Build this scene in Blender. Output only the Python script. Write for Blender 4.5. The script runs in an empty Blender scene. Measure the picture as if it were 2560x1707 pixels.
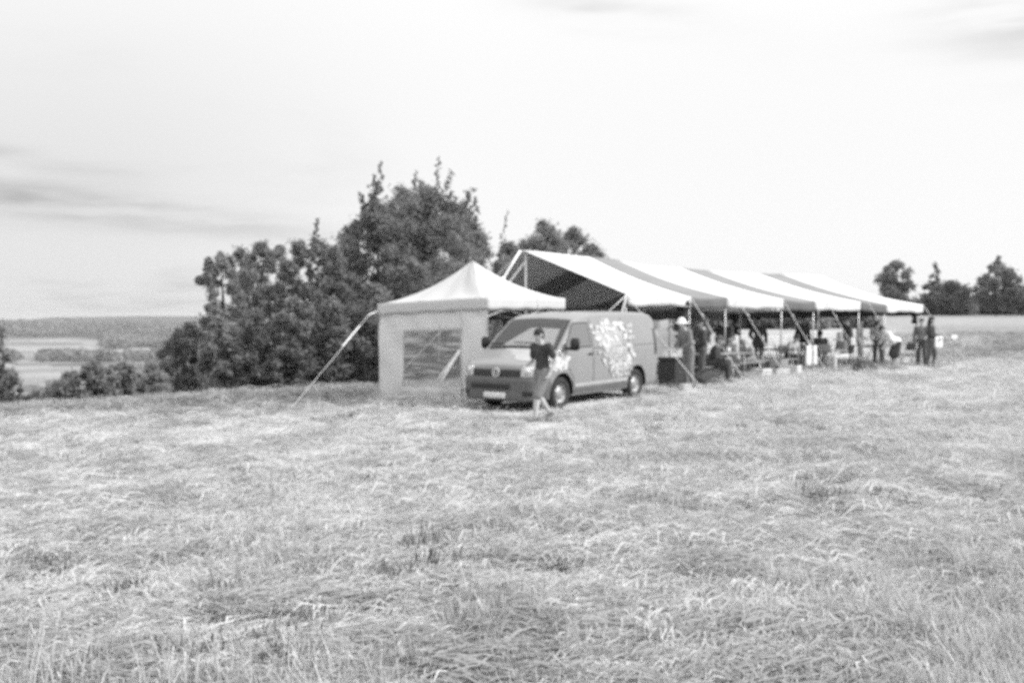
import bpy, bmesh, math, random
import numpy as np
from mathutils import Vector, Matrix

# ------------------------------------------------------------------ camera, sky, sun, exposure
C = bpy.context.scene.collection
SC = bpy.context.scene
R = math.radians
EYE = 1.75
cam_d = bpy.data.cameras.new("camera")
cam = bpy.data.objects.new("camera", cam_d)
C.objects.link(cam)
SC.camera = cam
cam.location = (0, 0, EYE)
cam.rotation_euler = (R(90 - 1.46), 0, 0)
cam_d.lens = 35
cam_d.sensor_width = 36
cam_d.clip_start = 0.05
cam_d.clip_end = 20000
cam_d.dof.use_dof = True
cam_d.dof.focus_distance = 0.9
cam_d.dof.aperture_fstop = 10.5

SUN_EL, SUN_AZ = R(33), R(100)          # azimuth measured from +Y (view direction) towards +X (right)
world = bpy.data.worlds.new("World")
SC.world = world
world.use_nodes = True
nt = world.node_tree
for n in list(nt.nodes):
    nt.nodes.remove(n)


def N(tree, t, **kw):
    n = tree.nodes.new(t)
    for k, v in kw.items():
        setattr(n, k, v)
    return n


def mth(tree, op, a, b=None, c=None, clamp=False):
    n = N(tree, 'ShaderNodeMath', operation=op, use_clamp=clamp)
    for i, v in enumerate((a, b, c)):
        if v is None:
            continue
        if isinstance(v, (int, float)):
            n.inputs[i].default_value = v
        else:
            tree.links.new(v, n.inputs[i])
    return n.outputs[0]


sky = N(nt, 'ShaderNodeTexSky', sky_type='NISHITA')
sky.sun_disc = False
sky.sun_elevation = SUN_EL
sky.sun_rotation = SUN_AZ
bw = N(nt, 'ShaderNodeRGBToBW')
nt.links.new(sky.outputs[0], bw.inputs[0])
tc = N(nt, 'ShaderNodeTexCoord')
sep = N(nt, 'ShaderNodeSeparateXYZ')
nt.links.new(tc.outputs['Generated'], sep.inputs[0])
dx, dy, dz = sep.outputs
# cloud layer seen in perspective: direction projected on a slightly curved ceiling
den = mth(nt, 'ADD', mth(nt, 'ABSOLUTE', dz), 0.12)
px_ = mth(nt, 'DIVIDE', dx, den)
py_ = mth(nt, 'DIVIDE', dy, den)
cmb = N(nt, 'ShaderNodeCombineXYZ')
nt.links.new(px_, cmb.inputs[0])
nt.links.new(py_, cmb.inputs[1])
cmb.inputs[2].default_value = 3.7
nz = N(nt, 'ShaderNodeTexNoise')
nz.inputs['Scale'].default_value = 0.85
nz.inputs['Detail'].default_value = 6
nz.inputs['Roughness'].default_value = 0.55
nz.inputs['Distortion'].default_value = 0.35
nt.links.new(cmb.outputs[0], nz.inputs['Vector'])


def mrange(tree, v, a, b, c, d, smooth=True):
    n = N(tree, 'ShaderNodeMapRange', interpolation_type='SMOOTHSTEP' if smooth else 'LINEAR')
    tree.links.new(v, n.inputs[0])
    for i, x in enumerate((a, b, c, d)):
        n.inputs[i + 1].default_value = x
    return n.outputs[0]


grey = mrange(nt, nz.outputs['Fac'], 0.45, 0.75, 0.0, 1.0)
# clouds are thicker to the left of the view and high to the right, the middle is bright thin overcast
elev = dz
left = mth(nt, 'MULTIPLY', mrange(nt, dx, -0.02, -0.42, 0, 1), mrange(nt, elev, 0.34, 0.1, 0.25, 1))
right = mth(nt, 'MULTIPLY', mrange(nt, dx, -0.05, 0.45, 0, 1), mrange(nt, elev, 0.2, 0.36, 0, 1))
cover = mth(nt, 'ADD', left, right, clamp=True)


def blob(cx, ce, wx, we):
    a = mth(nt, 'POWER', mth(nt, 'DIVIDE', mth(nt, 'SUBTRACT', dx, cx), wx), 2)
    b = mth(nt, 'POWER', mth(nt, 'DIVIDE', mth(nt, 'SUBTRACT', dz, mth(nt, 'MULTIPLY_ADD', dx, -0.10, ce)), we), 2)
    e = mth(nt, 'MULTIPLY', mth(nt, 'ADD', a, b), -1.0)
    return mth(nt, 'EXPONENT', e)


nz2 = N(nt, 'ShaderNodeTexNoise')
mp2 = N(nt, 'ShaderNodeMapping')
mp2.inputs['Scale'].default_value = (7, 7, 52)
mp2.inputs['Rotation'].default_value = (0, R(7), 0)
nt.links.new(tc.outputs['Generated'], mp2.inputs[0])
nt.links.new(mp2.outputs[0], nz2.inputs['Vector'])
nz2.inputs['Scale'].default_value = 1.0
nz2.inputs['Detail'].default_value = 5
wisp = mrange(nt, nz2.outputs['Fac'], 0.34, 0.66, 0.12, 1.15)
bank = mth(nt, 'MULTIPLY', mth(nt, 'ADD', mth(nt, 'MULTIPLY', mth(nt, 'ADD', blob(-0.40, 0.062, 0.17, 0.015), mth(nt, 'MULTIPLY', blob(-0.46, 0.098, 0.12, 0.011), .45)), .78),
                               mth(nt, 'ADD', mth(nt, 'MULTIPLY', blob(0.45, 0.30, 0.075, 0.038), .55),
                                   mth(nt, 'MULTIPLY', blob(0.09, 0.298, 0.07, 0.016), 0.45))), wisp)
# overcast sky: brighter towards the zenith, everywhere round
over = mth(nt, 'MULTIPLY_ADD', mth(nt, 'POWER', mth(nt, 'ABSOLUTE', dz), 2.5), 5.8, 3.34)
base = mth(nt, 'SUBTRACT', over, mth(nt, 'MULTIPLY', left, .72))
cl = mth(nt, 'SUBTRACT', base, mth(nt, 'MULTIPLY', mth(nt, 'MULTIPLY', grey, cover), 0.85))
cl = mth(nt, 'SUBTRACT', cl, mth(nt, 'MULTIPLY', bank, 1.55))
mixw = N(nt, 'ShaderNodeMix', data_type='FLOAT')
mixw.inputs[0].default_value = 0.93
nt.links.new(bw.outputs[0], mixw.inputs[2])
nt.links.new(cl, mixw.inputs[3])
bg = N(nt, 'ShaderNodeBackground')
bg.inputs['Strength'].default_value = 0.1
nt.links.new(mixw.outputs[0], bg.inputs['Color'])
out = N(nt, 'ShaderNodeOutputWorld')
nt.links.new(bg.outputs[0], out.inputs[0])

sun_d = bpy.data.lights.new("sun", 'SUN')
sun_d.energy = 1.5
sun_d.angle = R(14)
sun_d.color = (1, 1, 1)
sun = bpy.data.objects.new("sun", sun_d)
C.objects.link(sun)
sdir = Vector((math.sin(SUN_AZ) * math.cos(SUN_EL), math.cos(SUN_AZ) * math.cos(SUN_EL), math.sin(SUN_EL)))
sun.rotation_euler = sdir.to_track_quat('Z', 'Y').to_euler()

SC.view_settings.view_transform = 'Standard'
SC.view_settings.look = 'None'
SC.view_settings.exposure = 1.5
SC.view_settings.gamma = 1
SC.view_settings.use_curve_mapping = False
SC.cycles.use_denoising = False
SC.cycles.max_bounces = 5
SC.cycles.volume_bounces = 0
SC.cycles.transparent_max_bounces = 12

rng = np.random.default_rng(7)
random.seed(7)

# ------------------------------------------------------------------ numbers
FPX = 2489.0


def Xat(px, D):
    return (px - 1280) / FPX * D


def Zat(py, D):
    return EYE + (790 - py) / FPX * D


def sstep(a, b, x):
    t = np.clip((x - a) / (b - a), 0, 1)
    return t * t * (3 - 2 * t)


def _hash(ix, iy, s):
    h = (ix.astype(np.int64) * 374761393 + iy.astype(np.int64) * 668265263 + s * 1442695041) & 0xffffffff
    h = ((h ^ (h >> 13)) * 1274126177) & 0xffffffff
    return ((h ^ (h >> 16)) & 0xffff) / 65535.0


def vnoise(x, y, s=0):
    ix, iy = np.floor(x), np.floor(y)
    fx, fy = x - ix, y - iy
    fx, fy = fx * fx * (3 - 2 * fx), fy * fy * (3 - 2 * fy)
    a, b = _hash(ix, iy, s), _hash(ix + 1, iy, s)
    c, d = _hash(ix, iy + 1, s), _hash(ix + 1, iy + 1, s)
    return (a * (1 - fx) + b * fx) * (1 - fy) + (c * (1 - fx) + d * fx) * fy


def fbm(x, y, o=4, s=0):
    r, a = 0, .5
    for i in range(o):
        r = r + a * vnoise(x, y, s + i * 17)
        x, y, a = x * 2.03, y * 2.03, a * .5
    return r / (1 - .5 ** o)


def crest(x):
    return 28.5 + 0.20 * (x + 3)


def leftmask(x, y):
    """1 where the ground falls away into the valley, 0 on the field"""
    return 1 - sstep(0.02, 0.22, x / np.maximum(y, 1.0))


def ground(x, y, fine=True):
    x = np.asarray(x, float)
    y = np.asarray(y, float)
    k = 0.047 * np.clip(x, -40, 40)
    soft = np.where(x > -1, -0.03 + 0.14 * (1 - np.exp(-(x + 1.0) / 3.5)) - 0.04, k - 0.023)
    z = soft - 0.09
    # rise on the right, far away
    rise = 0.0172 * np.clip(y - 45, 0, 190) * sstep(-0.05, 0.3, x / np.maximum(y, 1)) * (y > 1)
    z = z + rise
    d = np.clip(y - crest(x), 0, None)
    m = leftmask(x, y) * (y > 5)
    fall = (0.055 * d + 41 * (1 - np.exp(-d / 330.0))) * 1.0
    fall = np.minimum(fall, 46)
    # forested hills beyond
    ridge1 = 24 * np.exp(-((y - 2600) / 500.0) ** 2) * (0.85 + .3 * fbm(x / 700., y / 700., 3, 5))
    ridge2 = (46.5) * np.exp(-((y - 4600) / 700.0) ** 2)
    ang = x / np.maximum(y, 1)
    r2 = ridge2 * (0.74 + .26 * sstep(-.487, -.455, ang)) + 11 * fbm(x / 700., y * 0 + 3, 3, 9) * (y > 3000) - 5.6 * (y > 3000)
    z = z - m * fall + m * (y > 900) * (ridge1 + r2 * (y > 3000))
    if fine:
        r = np.hypot(x, y)
        amp = np.clip(1.3 - r / 60.0, 0, 1)
        z = z + amp * (0.11 * (fbm(x / 1.6, y / 1.1, 3, 3) - .5) + 0.075 * (fbm(x / .42, y / .3, 3, 21) - .5)
                       + .06 * (fbm(x / 5., y / 4., 2, 33) - .5))
    return z


def gz(x, y):
    return float(ground(x, y, True))


# ------------------------------------------------------------------ materials
def mat(name, v, rough=.8, var=.12, scale=6.0, bump=0.0, bscale=60.0, metal=0.0, trans=0.0, spec=0.4, coat=0.0, stretch=None):
    m = bpy.data.materials.new(name)
    m.use_nodes = True
    t = m.node_tree
    p = t.nodes['Principled BSDF']
    tcn = N(t, 'ShaderNodeTexCoord')
    nn = N(t, 'ShaderNodeTexNoise')
    nn.inputs['Scale'].default_value = scale
    nn.inputs['Detail'].default_value = 5
    vec = tcn.outputs['Object']
    if stretch:
        mp = N(t, 'ShaderNodeMapping')
        mp.inputs['Scale'].default_value = stretch
        t.links.new(vec, mp.inputs[0])
        vec = mp.outputs[0]
    t.links.new(vec, nn.inputs['Vector'])
    val = mrange(t, nn.outputs['Fac'], .3, .7, v * (1 - var), min(v * (1 + var), .95), False)
    cc = N(t, 'ShaderNodeCombineColor')
    for i in range(3):
        t.links.new(val, cc.inputs[i])
    t.links.new(cc.outputs[0], p.inputs['Base Color'])
    p.inputs['Roughness'].default_value = rough
    p.inputs['Metallic'].default_value = metal
    p.inputs['Specular IOR Level'].default_value = spec
    if coat:
        p.inputs['Coat Weight'].default_value = coat
        p.inputs['Coat Roughness'].default_value = .08
    if bump:
        n2 = N(t, 'ShaderNodeTexNoise')
        n2.inputs['Scale'].default_value = bscale
        n2.inputs['Detail'].default_value = 4
        t.links.new(vec, n2.inputs['Vector'])
        b = N(t, 'ShaderNodeBump')
        b.inputs['Strength'].default_value = bump
        b.inputs['Distance'].default_value = .03
        t.links.new(n2.outputs['Fac'], b.inputs['Height'])
        t.links.new(b.outputs[0], p.inputs['Normal'])
    if trans:
        tr = N(t, 'ShaderNodeBsdfTranslucent')
        t.links.new(cc.outputs[0], tr.inputs['Color'])
        mx = N(t, 'ShaderNodeMixShader')
        mx.inputs[0].default_value = trans
        o = t.nodes['Material Output']
        t.links.new(p.outputs[0], mx.inputs[1])
        t.links.new(tr.outputs[0], mx.inputs[2])
        t.links.new(mx.outputs[0], o.inputs['Surface'])
    return m


def island_mat(name, lo, hi, rough=.8, trans=.25, spec=.15, clump=0):
    """per-leaf / per-blade tone variation"""
    m = bpy.data.materials.new(name)
    m.use_nodes = True
    t = m.node_tree
    p = t.nodes['Principled BSDF']
    g = N(t, 'ShaderNodeNewGeometry')
    oi = N(t, 'ShaderNodeObjectInfo')
    f = mth(t, 'ADD', mth(t, 'MULTIPLY', g.outputs['Random Per Island'], .7), mth(t, 'MULTIPLY', oi.outputs['Random'], .3))
    if clump:
        nn = N(t, 'ShaderNodeTexNoise')
        nn.inputs['Scale'].default_value = clump
        nn.inputs['Detail'].default_value = 3
        tcn = N(t, 'ShaderNodeTexCoord')
        t.links.new(tcn.outputs['Object'], nn.inputs['Vector'])
        f = mth(t, 'ADD', mth(t, 'MULTIPLY', f, .55), mth(t, 'MULTIPLY', mrange(t, nn.outputs['Fac'], .35, .65, 0, 1), .45))
    val = mrange(t, f, 0, 1, lo, hi, False)
    cc = N(t, 'ShaderNodeCombineColor')
    for i in range(3):
        t.links.new(val, cc.inputs[i])
    t.links.new(cc.outputs[0], p.inputs['Base Color'])
    p.inputs['Roughness'].default_value = rough
    p.inputs['Specular IOR Level'].default_value = spec
    tr = N(t, 'ShaderNodeBsdfTranslucent')
    t.links.new(cc.outputs[0], tr.inputs['Color'])
    mx = N(t, 'ShaderNodeMixShader')
    mx.inputs[0].default_value = trans
    o = t.nodes['Material Output']
    t.links.new(p.outputs[0], mx.inputs[1])
    t.links.new(tr.outputs[0], mx.inputs[2])
    t.links.new(mx.outputs[0], o.inputs['Surface'])
    return m


def glass_mat(name, tint, gloss_rough=.08, opac=.5, refl=.35):
    m = bpy.data.materials.new(name)
    m.use_nodes = True
    t = m.node_tree
    p = t.nodes['Principled BSDF']
    p.inputs['Base Color'].default_value = (tint, tint, tint, 1)
    p.inputs['Roughness'].default_value = gloss_rough
    p.inputs['Specular IOR Level'].default_value = refl
    nn = N(t, 'ShaderNodeTexNoise')
    nn.inputs['Scale'].default_value = 3
    nn.inputs['Distortion'].default_value = 1.5
    tcn = N(t, 'ShaderNodeTexCoord')
    t.links.new(tcn.outputs['Object'], nn.inputs['Vector'])
    b = N(t, 'ShaderNodeBump')
    b.inputs['Strength'].default_value = .35
    b.inputs['Distance'].default_value = .05
    t.links.new(nn.outputs['Fac'], b.inputs['Height'])
    t.links.new(b.outputs[0], p.inputs['Normal'])
    tr = N(t, 'ShaderNodeBsdfTransparent')
    tr.inputs['Color'].default_value = (.92, .92, .92, 1)
    mx = N(t, 'ShaderNodeMixShader')
    mx.inputs[0].default_value = opac
    o = t.nodes['Material Output']
    t.links.new(tr.outputs[0], mx.inputs[1])
    t.links.new(p.outputs[0], mx.inputs[2])
    t.links.new(mx.outputs[0], o.inputs['Surface'])
    return m


M = {}
M['tentwhite'] = mat('white_tent_fabric', .62, .7, .03, 2.0, .25, 5.0, trans=.22)
M['tentwall'] = mat('white_tent_wall', .76, .7, .05, 1.5, 1.0, 3.0, trans=.25)
M['stripewhite'] = mat('canopy_white', .68, .75, .04, 1.0, .6, 4.0, trans=.10)
M['stripegrey'] = mat('canopy_grey', .22, .75, .08, 1.0, .6, 4.0, trans=.06)
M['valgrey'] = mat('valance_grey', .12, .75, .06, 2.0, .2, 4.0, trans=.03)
M['pole'] = mat('pole_metal', .45, .4, .1, 8, metal=.6)
M['whitepole'] = mat('pole_white', .75, .5, .05, 8)
M['rope'] = mat('pale_rope', .55, .9, .2, 30)
M['strap'] = mat('white_strap', .8, .8, .05, 10)
M['darkcloth'] = mat('dark_cloth', .05, .95, .3, 5, .6, 12)
M['vanpaint'] = mat('van_paint_grey', .22, .42, .04, 1.2, spec=.5, coat=.5)
M['vanbumper'] = mat('van_bumper_plastic', .10, .6, .1, 5, .1, 100)
M['vanblack'] = mat('van_black_plastic', .02, .6, .2, 8)
M['vandark'] = mat('van_dark_window', .05, .25, .2, 2)
M['vanwhite'] = mat('van_white_graphic_and_reflection', .56, .45, .06, 4, coat=.3)
M['vanpale'] = mat('van_pale_graphic_and_reflection', .36, .45, .08, 4, coat=.3)
M['seam'] = mat('van_seam', .04, .9, .1, 5)
M['chrome'] = mat('chrome_emblem', .75, .15, .05, 8, metal=.9)
M['lamp'] = mat('headlight_reflector', .72, .18, .25, 18, metal=.5)
M['glasspanel'] = glass_mat('windshield_glass', .12, .05, .32, .9)
M['sideglass'] = glass_mat('side_window_glass', .16, .06, .9, .9)
M['clear'] = glass_mat('clear_tent_window', .48, .12, .42, .6)
_t = M['clear'].node_tree
_n = N(_t, 'ShaderNodeTexNoise')
_m = N(_t, 'ShaderNodeMapping')
_m.inputs['Rotation'].default_value = (0, R(38), 0)
_m.inputs['Scale'].default_value = (1.2, 1.2, 11)
_c = N(_t, 'ShaderNodeTexCoord')
_t.links.new(_c.outputs['Object'], _m.inputs[0])
_t.links.new(_m.outputs[0], _n.inputs['Vector'])
_n.inputs['Scale'].default_value = 1.4
_n.inputs['Detail'].default_value = 3
_mx = [q for q in _t.nodes if q.type == 'MIX_SHADER'][0]
_t.links.new(mrange(_t, _n.outputs['Fac'], .46, .68, .34, .9), _mx.inputs[0])
M['clearlens'] = glass_mat('lamp_lens', .6, .05, .25, .8)
M['tyre'] = mat('tyre_rubber', .03, .85, .2, 10)
M['rim'] = mat('wheel_steel', .30, .4, .15, 10, metal=.3)
M['plate'] = mat('number_plate', .7, .5, .25, 30, stretch=(1, 1, .3))
M['skin'] = mat('skin', .44, .6, .08, 12, spec=.3)
M['hairdark'] = mat('dark_hair', .02, .7, .4, 40, .5, 80)
M['hairmid'] = mat('brown_hair', .07, .7, .4, 40, .5, 80)
M['hairlight'] = mat('fair_hair', .28, .7, .3, 40, .5, 80)
M['black'] = mat('black_fabric', .045, .9, .3, 14, .5, 30)
M['darkgrey'] = mat('dark_grey_fabric', .09, .9, .2, 14, .5, 30)
M['midgrey'] = mat('grey_fabric', .19, .9, .15, 14, .5, 30)
M['lightgrey'] = mat('light_grey_fabric', .42, .9, .1, 14, .5, 30)
M['whitefab'] = mat('white_fabric', .78, .9, .05, 10, .4, 20)
M['trousers'] = mat('pale_trousers', .62, .9, .08, 14, .5, 25)
M['shoe'] = mat('shoe_leather', .10, .6, .2, 14)
M['eye'] = mat('eye_dark', .03, .2, .1, 10)
M['lip'] = mat('lips', .2, .5, .1, 10)
M['wood'] = mat('weathered_wood', .26, .8, .25, 3, .3, 20, stretch=(1, 12, 12))
M['tabledark'] = mat('dark_tabletop', .04, .5, .2, 4)
M['paper'] = mat('white_paper', .82, .8, .03, 5)
M['crate'] = mat('pale_crate', .55, .7, .12, 6)
M['crategrey'] = mat('grey_crate', .25, .7, .12, 6)
M['bag'] = mat('black_bag', .04, .8, .3, 8, .6, 20)
M['bark'] = mat('bark', .07, .95, .4, 9, .8, 25)
M['birchbark'] = mat('birch_bark', .30, .9, .5, 7, .5, 25)
M['leaf'] = island_mat('leaf_dark', .17, .35, .7, .45, clump=.9)
M['leafmid'] = island_mat('leaf_mid', .19, .37, .7, .45, clump=.9)
M['leaffar'] = island_mat('leaf_far', .18, .32, .8, .4, clump=.3)
M['straw'] = island_mat('straw', .50, .66, .8, .28, clump=.45)
M['strawdark'] = island_mat('old_grass', .30, .46, .85, .25, clump=.6)
M['weed'] = island_mat('weed_green', .15, .28, .85, .25)

# ground
gm = bpy.data.materials.new('hay_field_ground')
gm.use_nodes = True
t = gm.node_tree
p = t.nodes['Principled BSDF']
at_ = N(t, 'ShaderNodeAttribute', attribute_name='cover')
tcn = N(t, 'ShaderNodeTexCoord')
n1 = N(t, 'ShaderNodeTexNoise')
n1.inputs['Scale'].default_value = 1.3
n1.inputs['Detail'].default_value = 8
n1.inputs['Roughness'].default_value = .65
t.links.new(tcn.outputs['Object'], n1.inputs['Vector'])
mp = N(t, 'ShaderNodeMapping')
mp.inputs['Scale'].default_value = (.9, 2.6, 1)
mp.inputs['Rotation'].default_value = (0, 0, R(-14))
t.links.new(tcn.outputs['Object'], mp.inputs[0])
n2 = N(t, 'ShaderNodeTexNoise')
n2.inputs['Scale'].default_value = 12
n2.inputs['Detail'].default_value = 8
n2.inputs['Roughness'].default_value = .7
t.links.new(mp.outputs[0], n2.inputs['Vector'])
n3 = N(t, 'ShaderNodeTexNoise')
n3.inputs['Scale'].default_value = .02
n3.inputs['Detail'].default_value = 9
n3.inputs['Roughness'].default_value = .7
t.links.new(tcn.outputs['Object'], n3.inputs['Vector'])
f = mth(t, 'MULTIPLY', mrange(t, n1.outputs['Fac'], .3, .7, .75, 1.2, False), mrange(t, n2.outputs['Fac'], .3, .7, .72, 1.25, False))
f = mth(t, 'MULTIPLY', f, mrange(t, n3.outputs['Fac'], .3, .7, .85, 1.15, False))
val = mth(t, 'MULTIPLY', f, at_.outputs['Fac'])
cc = N(t, 'ShaderNodeCombineColor')
for i in range(3):
    t.links.new(val, cc.inputs[i])
t.links.new(cc.outputs[0], p.inputs['Base Color'])
p.inputs['Roughness'].default_value = .95
p.inputs['Specular IOR Level'].default_value = .1
b = N(t, 'ShaderNodeBump')
b.inputs['Strength'].default_value = .7
b.inputs['Distance'].default_value = .05
t.links.new(n2.outputs['Fac'], b.inputs['Height'])
t.links.new(b.outputs[0], p.inputs['Normal'])
M['ground'] = gm


# ------------------------------------------------------------------ object helpers
def link(o, parent=None):
    C.objects.link(o)
    if parent is not None:
        o.parent = parent
    return o


def tag(o, label=None, cat=None, group=None, kind=None):
    if label:
        o['label'] = label
    if cat:
        o['category'] = cat
    if group:
        o['group'] = group
    if kind:
        o['kind'] = kind
    return o


def empty(name, loc, rz=0.0):
    o = bpy.data.objects.new(name, None)
    o.empty_display_size = .1
    o.location = loc
    o.rotation_euler = (0, 0, rz)
    C.objects.link(o)
    return o


def mesh_obj(name, verts, faces, m, parent=None, smooth=False):
    me = bpy.data.meshes.new(name)
    me.from_pydata([tuple(map(float, v)) for v in verts], [], faces)
    me.materials.append(m)
    if smooth:
        me.polygons.foreach_set('use_smooth', [True] * len(me.polygons))
    me.update()
    return link(bpy.data.objects.new(name, me), parent)


def np_mesh(name, verts, nper, m, parent=None, faces=None, smooth=False):
    """verts (n,3); faces made of consecutive runs of nper verts, or an (f,k) index array"""
    me = bpy.data.meshes.new(name)
    nv = len(verts)
    if faces is None:
        faces = np.arange(nv).reshape(-1, nper)
    nf, k = faces.shape
    me.vertices.add(nv)
    me.vertices.foreach_set('co', np.ascontiguousarray(verts, dtype=np.float32).ravel())
    me.loops.add(nf * k)
    me.loops.foreach_set('vertex_index', faces.astype(np.int32).ravel())
    me.polygons.add(nf)
    me.polygons.foreach_set('loop_start', np.arange(0, nf * k, k, dtype=np.int32))
    me.polygons.foreach_set('loop_total', np.full(nf, k, dtype=np.int32))
    if smooth:
        me.polygons.foreach_set('use_smooth', np.ones(nf, dtype=bool))
    me.materials.append(m)
    me.update(calc_edges=True)
    me.validate()
    return link(bpy.data.objects.new(name, me), parent)


class MB:
    def __init__(s):
        s.v, s.f = [], []

    def add(s, vs, fs):
        o = len(s.v)
        s.v += [tuple(map(float, v)) for v in vs]
        s.f += [tuple(i + o for i in f) for f in fs]
        return s

    def box(s, c, size, rz=0, bev=0.0, rx=0.0):
        """box with chamfered edges"""
        hx, hy, hz = size[0] / 2, size[1] / 2, size[2] / 2
        bm = bmesh.new()
        bmesh.ops.create_cube(bm, size=1)
        for v in bm.verts:
            v.co = Vector((v.co.x * 2 * hx, v.co.y * 2 * hy, v.co.z * 2 * hz))
        if bev:
            bmesh.ops.bevel(bm, geom=list(bm.edges), offset=bev, segments=2, affect='EDGES')
        mt = Matrix.Translation(c) @ Matrix.Rotation(rz, 4, 'Z') @ Matrix.Rotation(rx, 4, 'X')
        bm.verts.index_update()
        s.add([mt @ v.co for v in bm.verts], [tuple(v.index for v in f.verts) for f in bm.faces])
        bm.free()
        return s

    def tube(s, pts, r, n=8, caps=True):
        pts = [Vector(p) for p in pts]
        rs = r if isinstance(r, (list, tuple)) else [r] * len(pts)
        rings = []
        up = Vector((0, 0, 1))
        for i, pnt in enumerate(pts):
            d = (pts[min(i + 1, len(pts) - 1)] - pts[max(i - 1, 0)])
            d = d.normalized() if d.length > 1e-9 else Vector((0, 0, 1))
            a = d.cross(up)
            if a.length < .05:
                a = d.cross(Vector((0, 1, 0)))
            a.normalize()
            bb = d.cross(a)
            rings.append([pnt + rs[i] * (math.cos(2 * math.pi * k / n) * a + math.sin(2 * math.pi * k / n) * bb) for k in range(n)])
        vs = [v for rg in rings for v in rg]
        fs = []
        for i in range(len(pts) - 1):
            for k in range(n):
                fs.append((i * n + k, i * n + (k + 1) % n, (i + 1) * n + (k + 1) % n, (i + 1) * n + k))
        if caps:
            fs.append(tuple(range(n))[::-1])
            fs.append(tuple((len(pts) - 1) * n + k for k in range(n)))
        return s.add(vs, fs)

    def grid(s, P, nu, nv):
        """P(i,j) -> point"""
        vs = [P(i / nu, j / nv) for i in range(nu + 1) for j in range(nv + 1)]
        fs = [(i * (nv + 1) + j, (i + 1) * (nv + 1) + j, (i + 1) * (nv + 1) + j + 1, i * (nv + 1) + j + 1) for i in range(nu) for j in range(nv)]
        return s.add(vs, fs)

    def build(s, name, m, parent=None, smooth=False):
        return mesh_obj(name, s.v, s.f, m, parent, smooth)


def solid(o, th, offset=0):
    md = o.modifiers.new('thick', 'SOLIDIFY')
    md.thickness = th
    md.offset = offset
    return o


# ------------------------------------------------------------------ terrain
rr = np.concatenate([np.geomspace(.15, 3, 12)[:-1], 3 * 1.0125 ** np.arange(0, 212)])
rr = np.concatenate([rr, rr[-1] * 1.038 ** np.arange(1, 140)])
rr = rr[rr < 6800]
aa = np.concatenate([np.arange(-38, 38.01, .26), np.arange(42, 318.1, 4)])
aa = np.radians(aa)
RR, AA = np.meshgrid(rr, aa, indexing='ij')
GX, GY = RR * np.sin(AA), RR * np.cos(AA)
GZ = ground(GX, GY)
nr, na = RR.shape
idx = np.arange(nr * na).reshape(nr, na)
nxt = np.roll(idx, -1, axis=1)
F = np.stack([idx[:-1], idx[1:], nxt[1:], nxt[:-1]], -1).reshape(-1, 4)
V = np.stack([GX, GY, GZ], -1).reshape(-1, 3)
V = np.vstack([V, [[0, 0, gz(0, 0)]]])
gobj = np_mesh('ground', V, 4, M['ground'], None, F[:, ::-1].copy(), True)
# land cover: real reflectance of what grows there
x, y = V[:, 0], V[:, 1]
ang = x / np.maximum(y, 1e-3)
cov = np.full(len(V), .54)
cov *= .78 + .4 * fbm(x / 4, y / 3, 3, 40)
# strip of standing pale crop far on the right, darker regrown patches before it
far = (y > 40) & (ang > -.05)
band = sstep(62, 100, y + 18 * (fbm(x / 30, y / 20, 3, 50) - .5) - 40 * (ang - .2))
dark = .17 + .16 * fbm(x / 16, y / 3.0, 3, 55)
dk = sstep(.33, .43, ang) * sstep(34, 44, y)
# trodden grass under the marquee, greener grass along the crest
ma, mb_ = (x - 3.0) * .764 + (y - 26) * .645, -(x - 3.0) * .645 + (y - 26) * .764
trod = sstep(-1, .5, ma) * sstep(17, 15, ma) * sstep(-1.2, .6, mb_) * sstep(9.5, 8, mb_)
cov = cov * (1 - .5 * trod)
cov = cov * (1 - .55 * sstep(17, 24, y) * sstep(-1, -5, x))
cov = np.where(far, (cov * (1 - dk) + dark * dk) * (1 - band) + (.23 + .10 * fbm(x / 25, y / 14, 3, 58)) * band, cov)
# valley: pale fields cut by dark hedges, woods beyond
lm = leftmask(x, y) * (y > crest(x) + 1)
dd = y
field = np.where(fbm(x / 260, y / 170, 2, 71) > .47, .29, .22)
field = np.where(dd < 500, .22 + .16 * fbm(x / 30, y / 30, 3, 77), field)
hedge = np.abs(((y + .12 * x + 340 * fbm(x / 260, y / 260, 3, 80)) % 330) - 165) < 22 * vnoise(x / 60, y / 60, 8) + 6
field = np.where(hedge & (dd > 500), .13, field)
wood = sstep(1800, 1950, y + 500 * (fbm(x / 300, y / 260, 3, 90) - .5) + 700 * sstep(-.40, -.30, ang))
field = field * (.8 + .4 * fbm(x / 90, y / 90, 3, 85))
field = field * (1 - wood) + (.055 + .03 * fbm(x / 120, y / 120, 4, 95)) * wood
cov = np.where(lm > .3, field, cov)
att = gobj.data.attributes.new('cover', 'FLOAT', 'POINT')
att.data.foreach_set('value', cov.astype(np.float32))
tag(gobj, 'mown hay field with a falling slope and a far valley', None, None, 'structure')

# ------------------------------------------------------------------ haze
def make_haze():
    mb = MB()
    mb.box((0, 0, -15), (13900, 13900, 60))
    m = bpy.data.materials.new('haze_air')
    m.use_nodes = True
    t = m.node_tree
    for n in list(t.nodes):
        if n.type != 'OUTPUT_MATERIAL':
            t.nodes.remove(n)
    v = N(t, 'ShaderNodeVolumePrincipled')
    v.inputs['Color'].default_value = (.85, .85, .85, 1)
    v.inputs['Density'].default_value = 0.00013
    v.inputs['Anisotropy'].default_value = .2
    t.links.new(v.outputs[0], t.nodes['Material Output'].inputs['Volume'])
    mb2 = MB()
    z0, z1 = -62.0, 26.0
    mb2.box((0, 0, (z0 + z1) / 2), (13800, 13800, z1 - z0))
    o = mb2.build('haze', m)
    tag(o, 'thin pale haze over the valley', None, None, 'stuff')


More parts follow.
